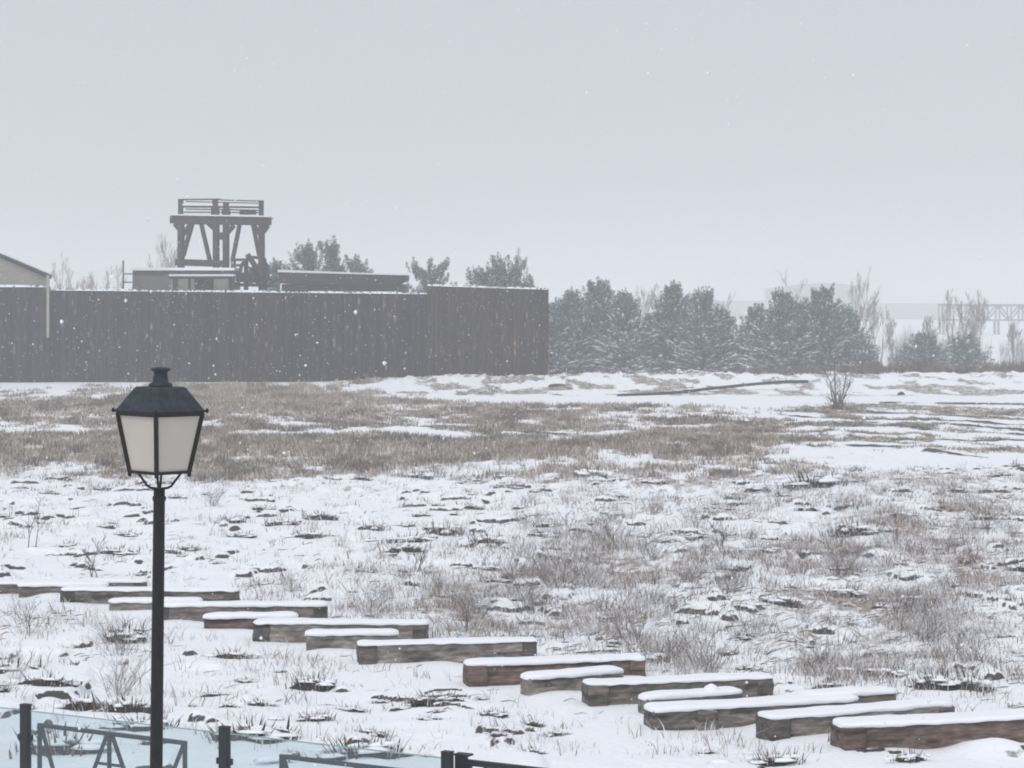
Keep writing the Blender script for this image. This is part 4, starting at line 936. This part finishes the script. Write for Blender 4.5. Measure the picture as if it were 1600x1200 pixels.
# ------------------------------------------------------------------ glass railing
def GF(px, py, z): # point at height z seen at pixel
    Y = (CAM_H-z)*F/(py-HOR); return Vector(((px-800)/F*Y, Y, z))
zp = 1.5; p1 = GF(40,1102,zp); p3 = GF(699,1176,zp); dv = (p3-p1)/2; dn = dv.normalized(); rz = math.atan2(dv.y, dv.x)
R_ = empty('glass_railing', (p1.x, p1.y, 0), 'clear bluish glass railing with dark square posts at the bottom left', 'railing', rz=rz)
Ls = dv.length
def local_bar(name, x0, z0, x1, z1, w_, dy=0., th=None, par=None, m='fence_metal'):
    mb = MB(); mb.bar((x0, dy, z0), (x1, dy, z1), w_, th or w_); return mb.build(name, M[m], par or R_, bevel=.004)
for i in range(-1, 3):
    mb = MB(); mb.box((i*Ls-.042, -.03, 0), (i*Ls+.042, .03, zp)); mb.box((i*Ls-.045, -.034, zp+.001), (i*Ls+.045, .034, zp+.012)); mb.build('post', M['fence_metal'], R_, bevel=.004)
    if i < 2:
        mb = MB(); mb.box((i*Ls+.06, -.006, .06), ((i+1)*Ls-.06, .006, zp-.05)); gp_ = mb.build('glass_panel', M['glass'], R_)
        mb = MB(); mb.box((i*Ls+.06, -.007, zp-.049), ((i+1)*Ls-.06, .007, zp-.041)); mb.build('top_edge', M['glass_edge'], gp_)
        for zz in (.35, 1.2):
            for xx in (i*Ls+.055, (i+1)*Ls-.055):
                mb = MB(); mb.box((xx-.018, -.018, zz), (xx+.018, .018, zz+.05)); mb.build('clamp', M['fence_metal'], R_)
# braced metal barriers beyond the glass
def barrier(pa, pb, ztop, label, split=True):
    A = GF(*pa, ztop); B = GF(*pb, ztop); d = B-A; L_ = d.length
    t_ = empty('metal_barrier', (A.x, A.y, 0), label, 'barrier', 'braced metal barriers behind the glass railing', math.atan2(d.y, d.x))
    def lb(n, x0, z0, x1, z1, w_, dy=0.): mb = MB(); mb.bar((x0,dy,z0), (x1,dy,z1), w_, .03); mb.build(n, M['fence_metal'], t_)
    lb('top_rail', -.015, ztop, L_+.015, ztop, .035)
    lb('leg', 0, 0, 0, ztop-.018, .03); lb('leg', L_, 0, L_, ztop-.018, .03); lb('leg', L_*.49, .1, L_*.49, ztop-.018, .026)
    lb('brace', .02, ztop-.02, .30, .45, .024, .003); lb('brace', L_*.47, ztop-.02, L_*.47-.3, .55, .024, .003); lb('brace', L_*.51, ztop-.02, L_*.51+.3, .55, .024, .003); lb('brace', L_-.02, ztop-.02, L_-.32, .55, .024, .003)
    lb('tie', L_*.49-.13, ztop-.27, L_*.49+.13, ztop-.27, .02, .006); lb('bottom_rail', 0, .12, L_, .12, .03)
barrier((62,1133), (289,1161), 1.22, 'braced metal barrier seen through the glass on both sides of the lamp post')
barrier((440,1182), (694,1212), 1.15, 'braced metal barrier seen through the right glass panel, cut by the bottom edge')
# gate to the right of the last glass panel
gp = GF(721,1180,1.46); T3 = empty('metal_gate', (gp.x, gp.y, 0), 'dark metal gate with square post right of the last glass panel, bottom edge', 'gate', rz=rz)
mb = MB(); mb.box((-.042,-.035,0), (.042,.035,1.46)); mb.build('post', M['fence_metal'], T3, bevel=.004)
mb = MB(); mb.box((-.045,-.04,1.461), (.085,.04,1.475)); mb.build('post_cap', M['fence_metal'], T3)
for n_, a, b_, w_ in (('top_rail',(.045,1.41),(1.4,1.41),.045),('bottom_rail',(.045,.15),(1.4,.15),.045),('stile',(.07,.15),(.07,1.4),.04),('stile',(1.38,.15),(1.38,1.4),.04),('brace',(.09,.18),(1.36,1.38),.03)):
    mb = MB(); mb.bar((a[0],.02*(n_ == 'brace'),a[1]), (b_[0],.02*(n_ == 'brace'),b_[1]), w_, .035); mb.build(n_, M['fence_metal'], T3)
# ------------------------------------------------------------------ falling snow
n = 19000; Y = 4.5+(rng.uniform(0, 1, n)**(1/2.3))*62; X = rng.uniform(-1, 1, n)*(Y*.27+2); Zf = rng.uniform(0.0, 1, n)*(Y*.17+CAM_H-.3)+.3
r_ = np.clip(rng.lognormal(math.log(.0060), .38, n), .002, .014)
od = np.array([(1,0,0),(-1,0,0),(0,1,0),(0,-1,0),(0,0,1),(0,0,-1)], float)
tf = np.array([(0,2,4),(2,1,4),(1,3,4),(3,0,4),(2,0,5),(1,2,5),(3,1,5),(0,3,5)])
V = (np.stack([X,Y,Zf],1)[:,None,:]+od[None]*r_[:,None,None]*rng.uniform(.6,1.5,(n,6,1))).reshape(-1,3)
Fc = (np.arange(n)[:,None,None]*6+tf[None]).reshape(-1,3)
tag(link('falling_snow', np_mesh('falling_snow', V, Fc, M['snow'])), 'white snowflakes drifting down through the air over the whole field', 'snowflakes', kind='stuff')
# ------------------------------------------------------------------ haze
hm = bpy.data.materials.new('haze'); hm.use_nodes = True; t = hm.node_tree; t.nodes.clear()
o_ = t.nodes.new('ShaderNodeOutputMaterial'); pv = t.nodes.new('ShaderNodeVolumePrincipled')
pv.inputs['Color'].default_value = (.955,.97,.985,1); pv.inputs['Density'].default_value = .0020; pv.inputs['Anisotropy'].default_value = 0
t.links.new(pv.outputs[0], o_.inputs['Volume'])
mb = MB(); mb.box((-900,-120,-1.6), (900,2600,28)); o = mb.build('haze', hm); tag(o, 'pale snowy haze hanging over the whole field', 'haze', kind='stuff')
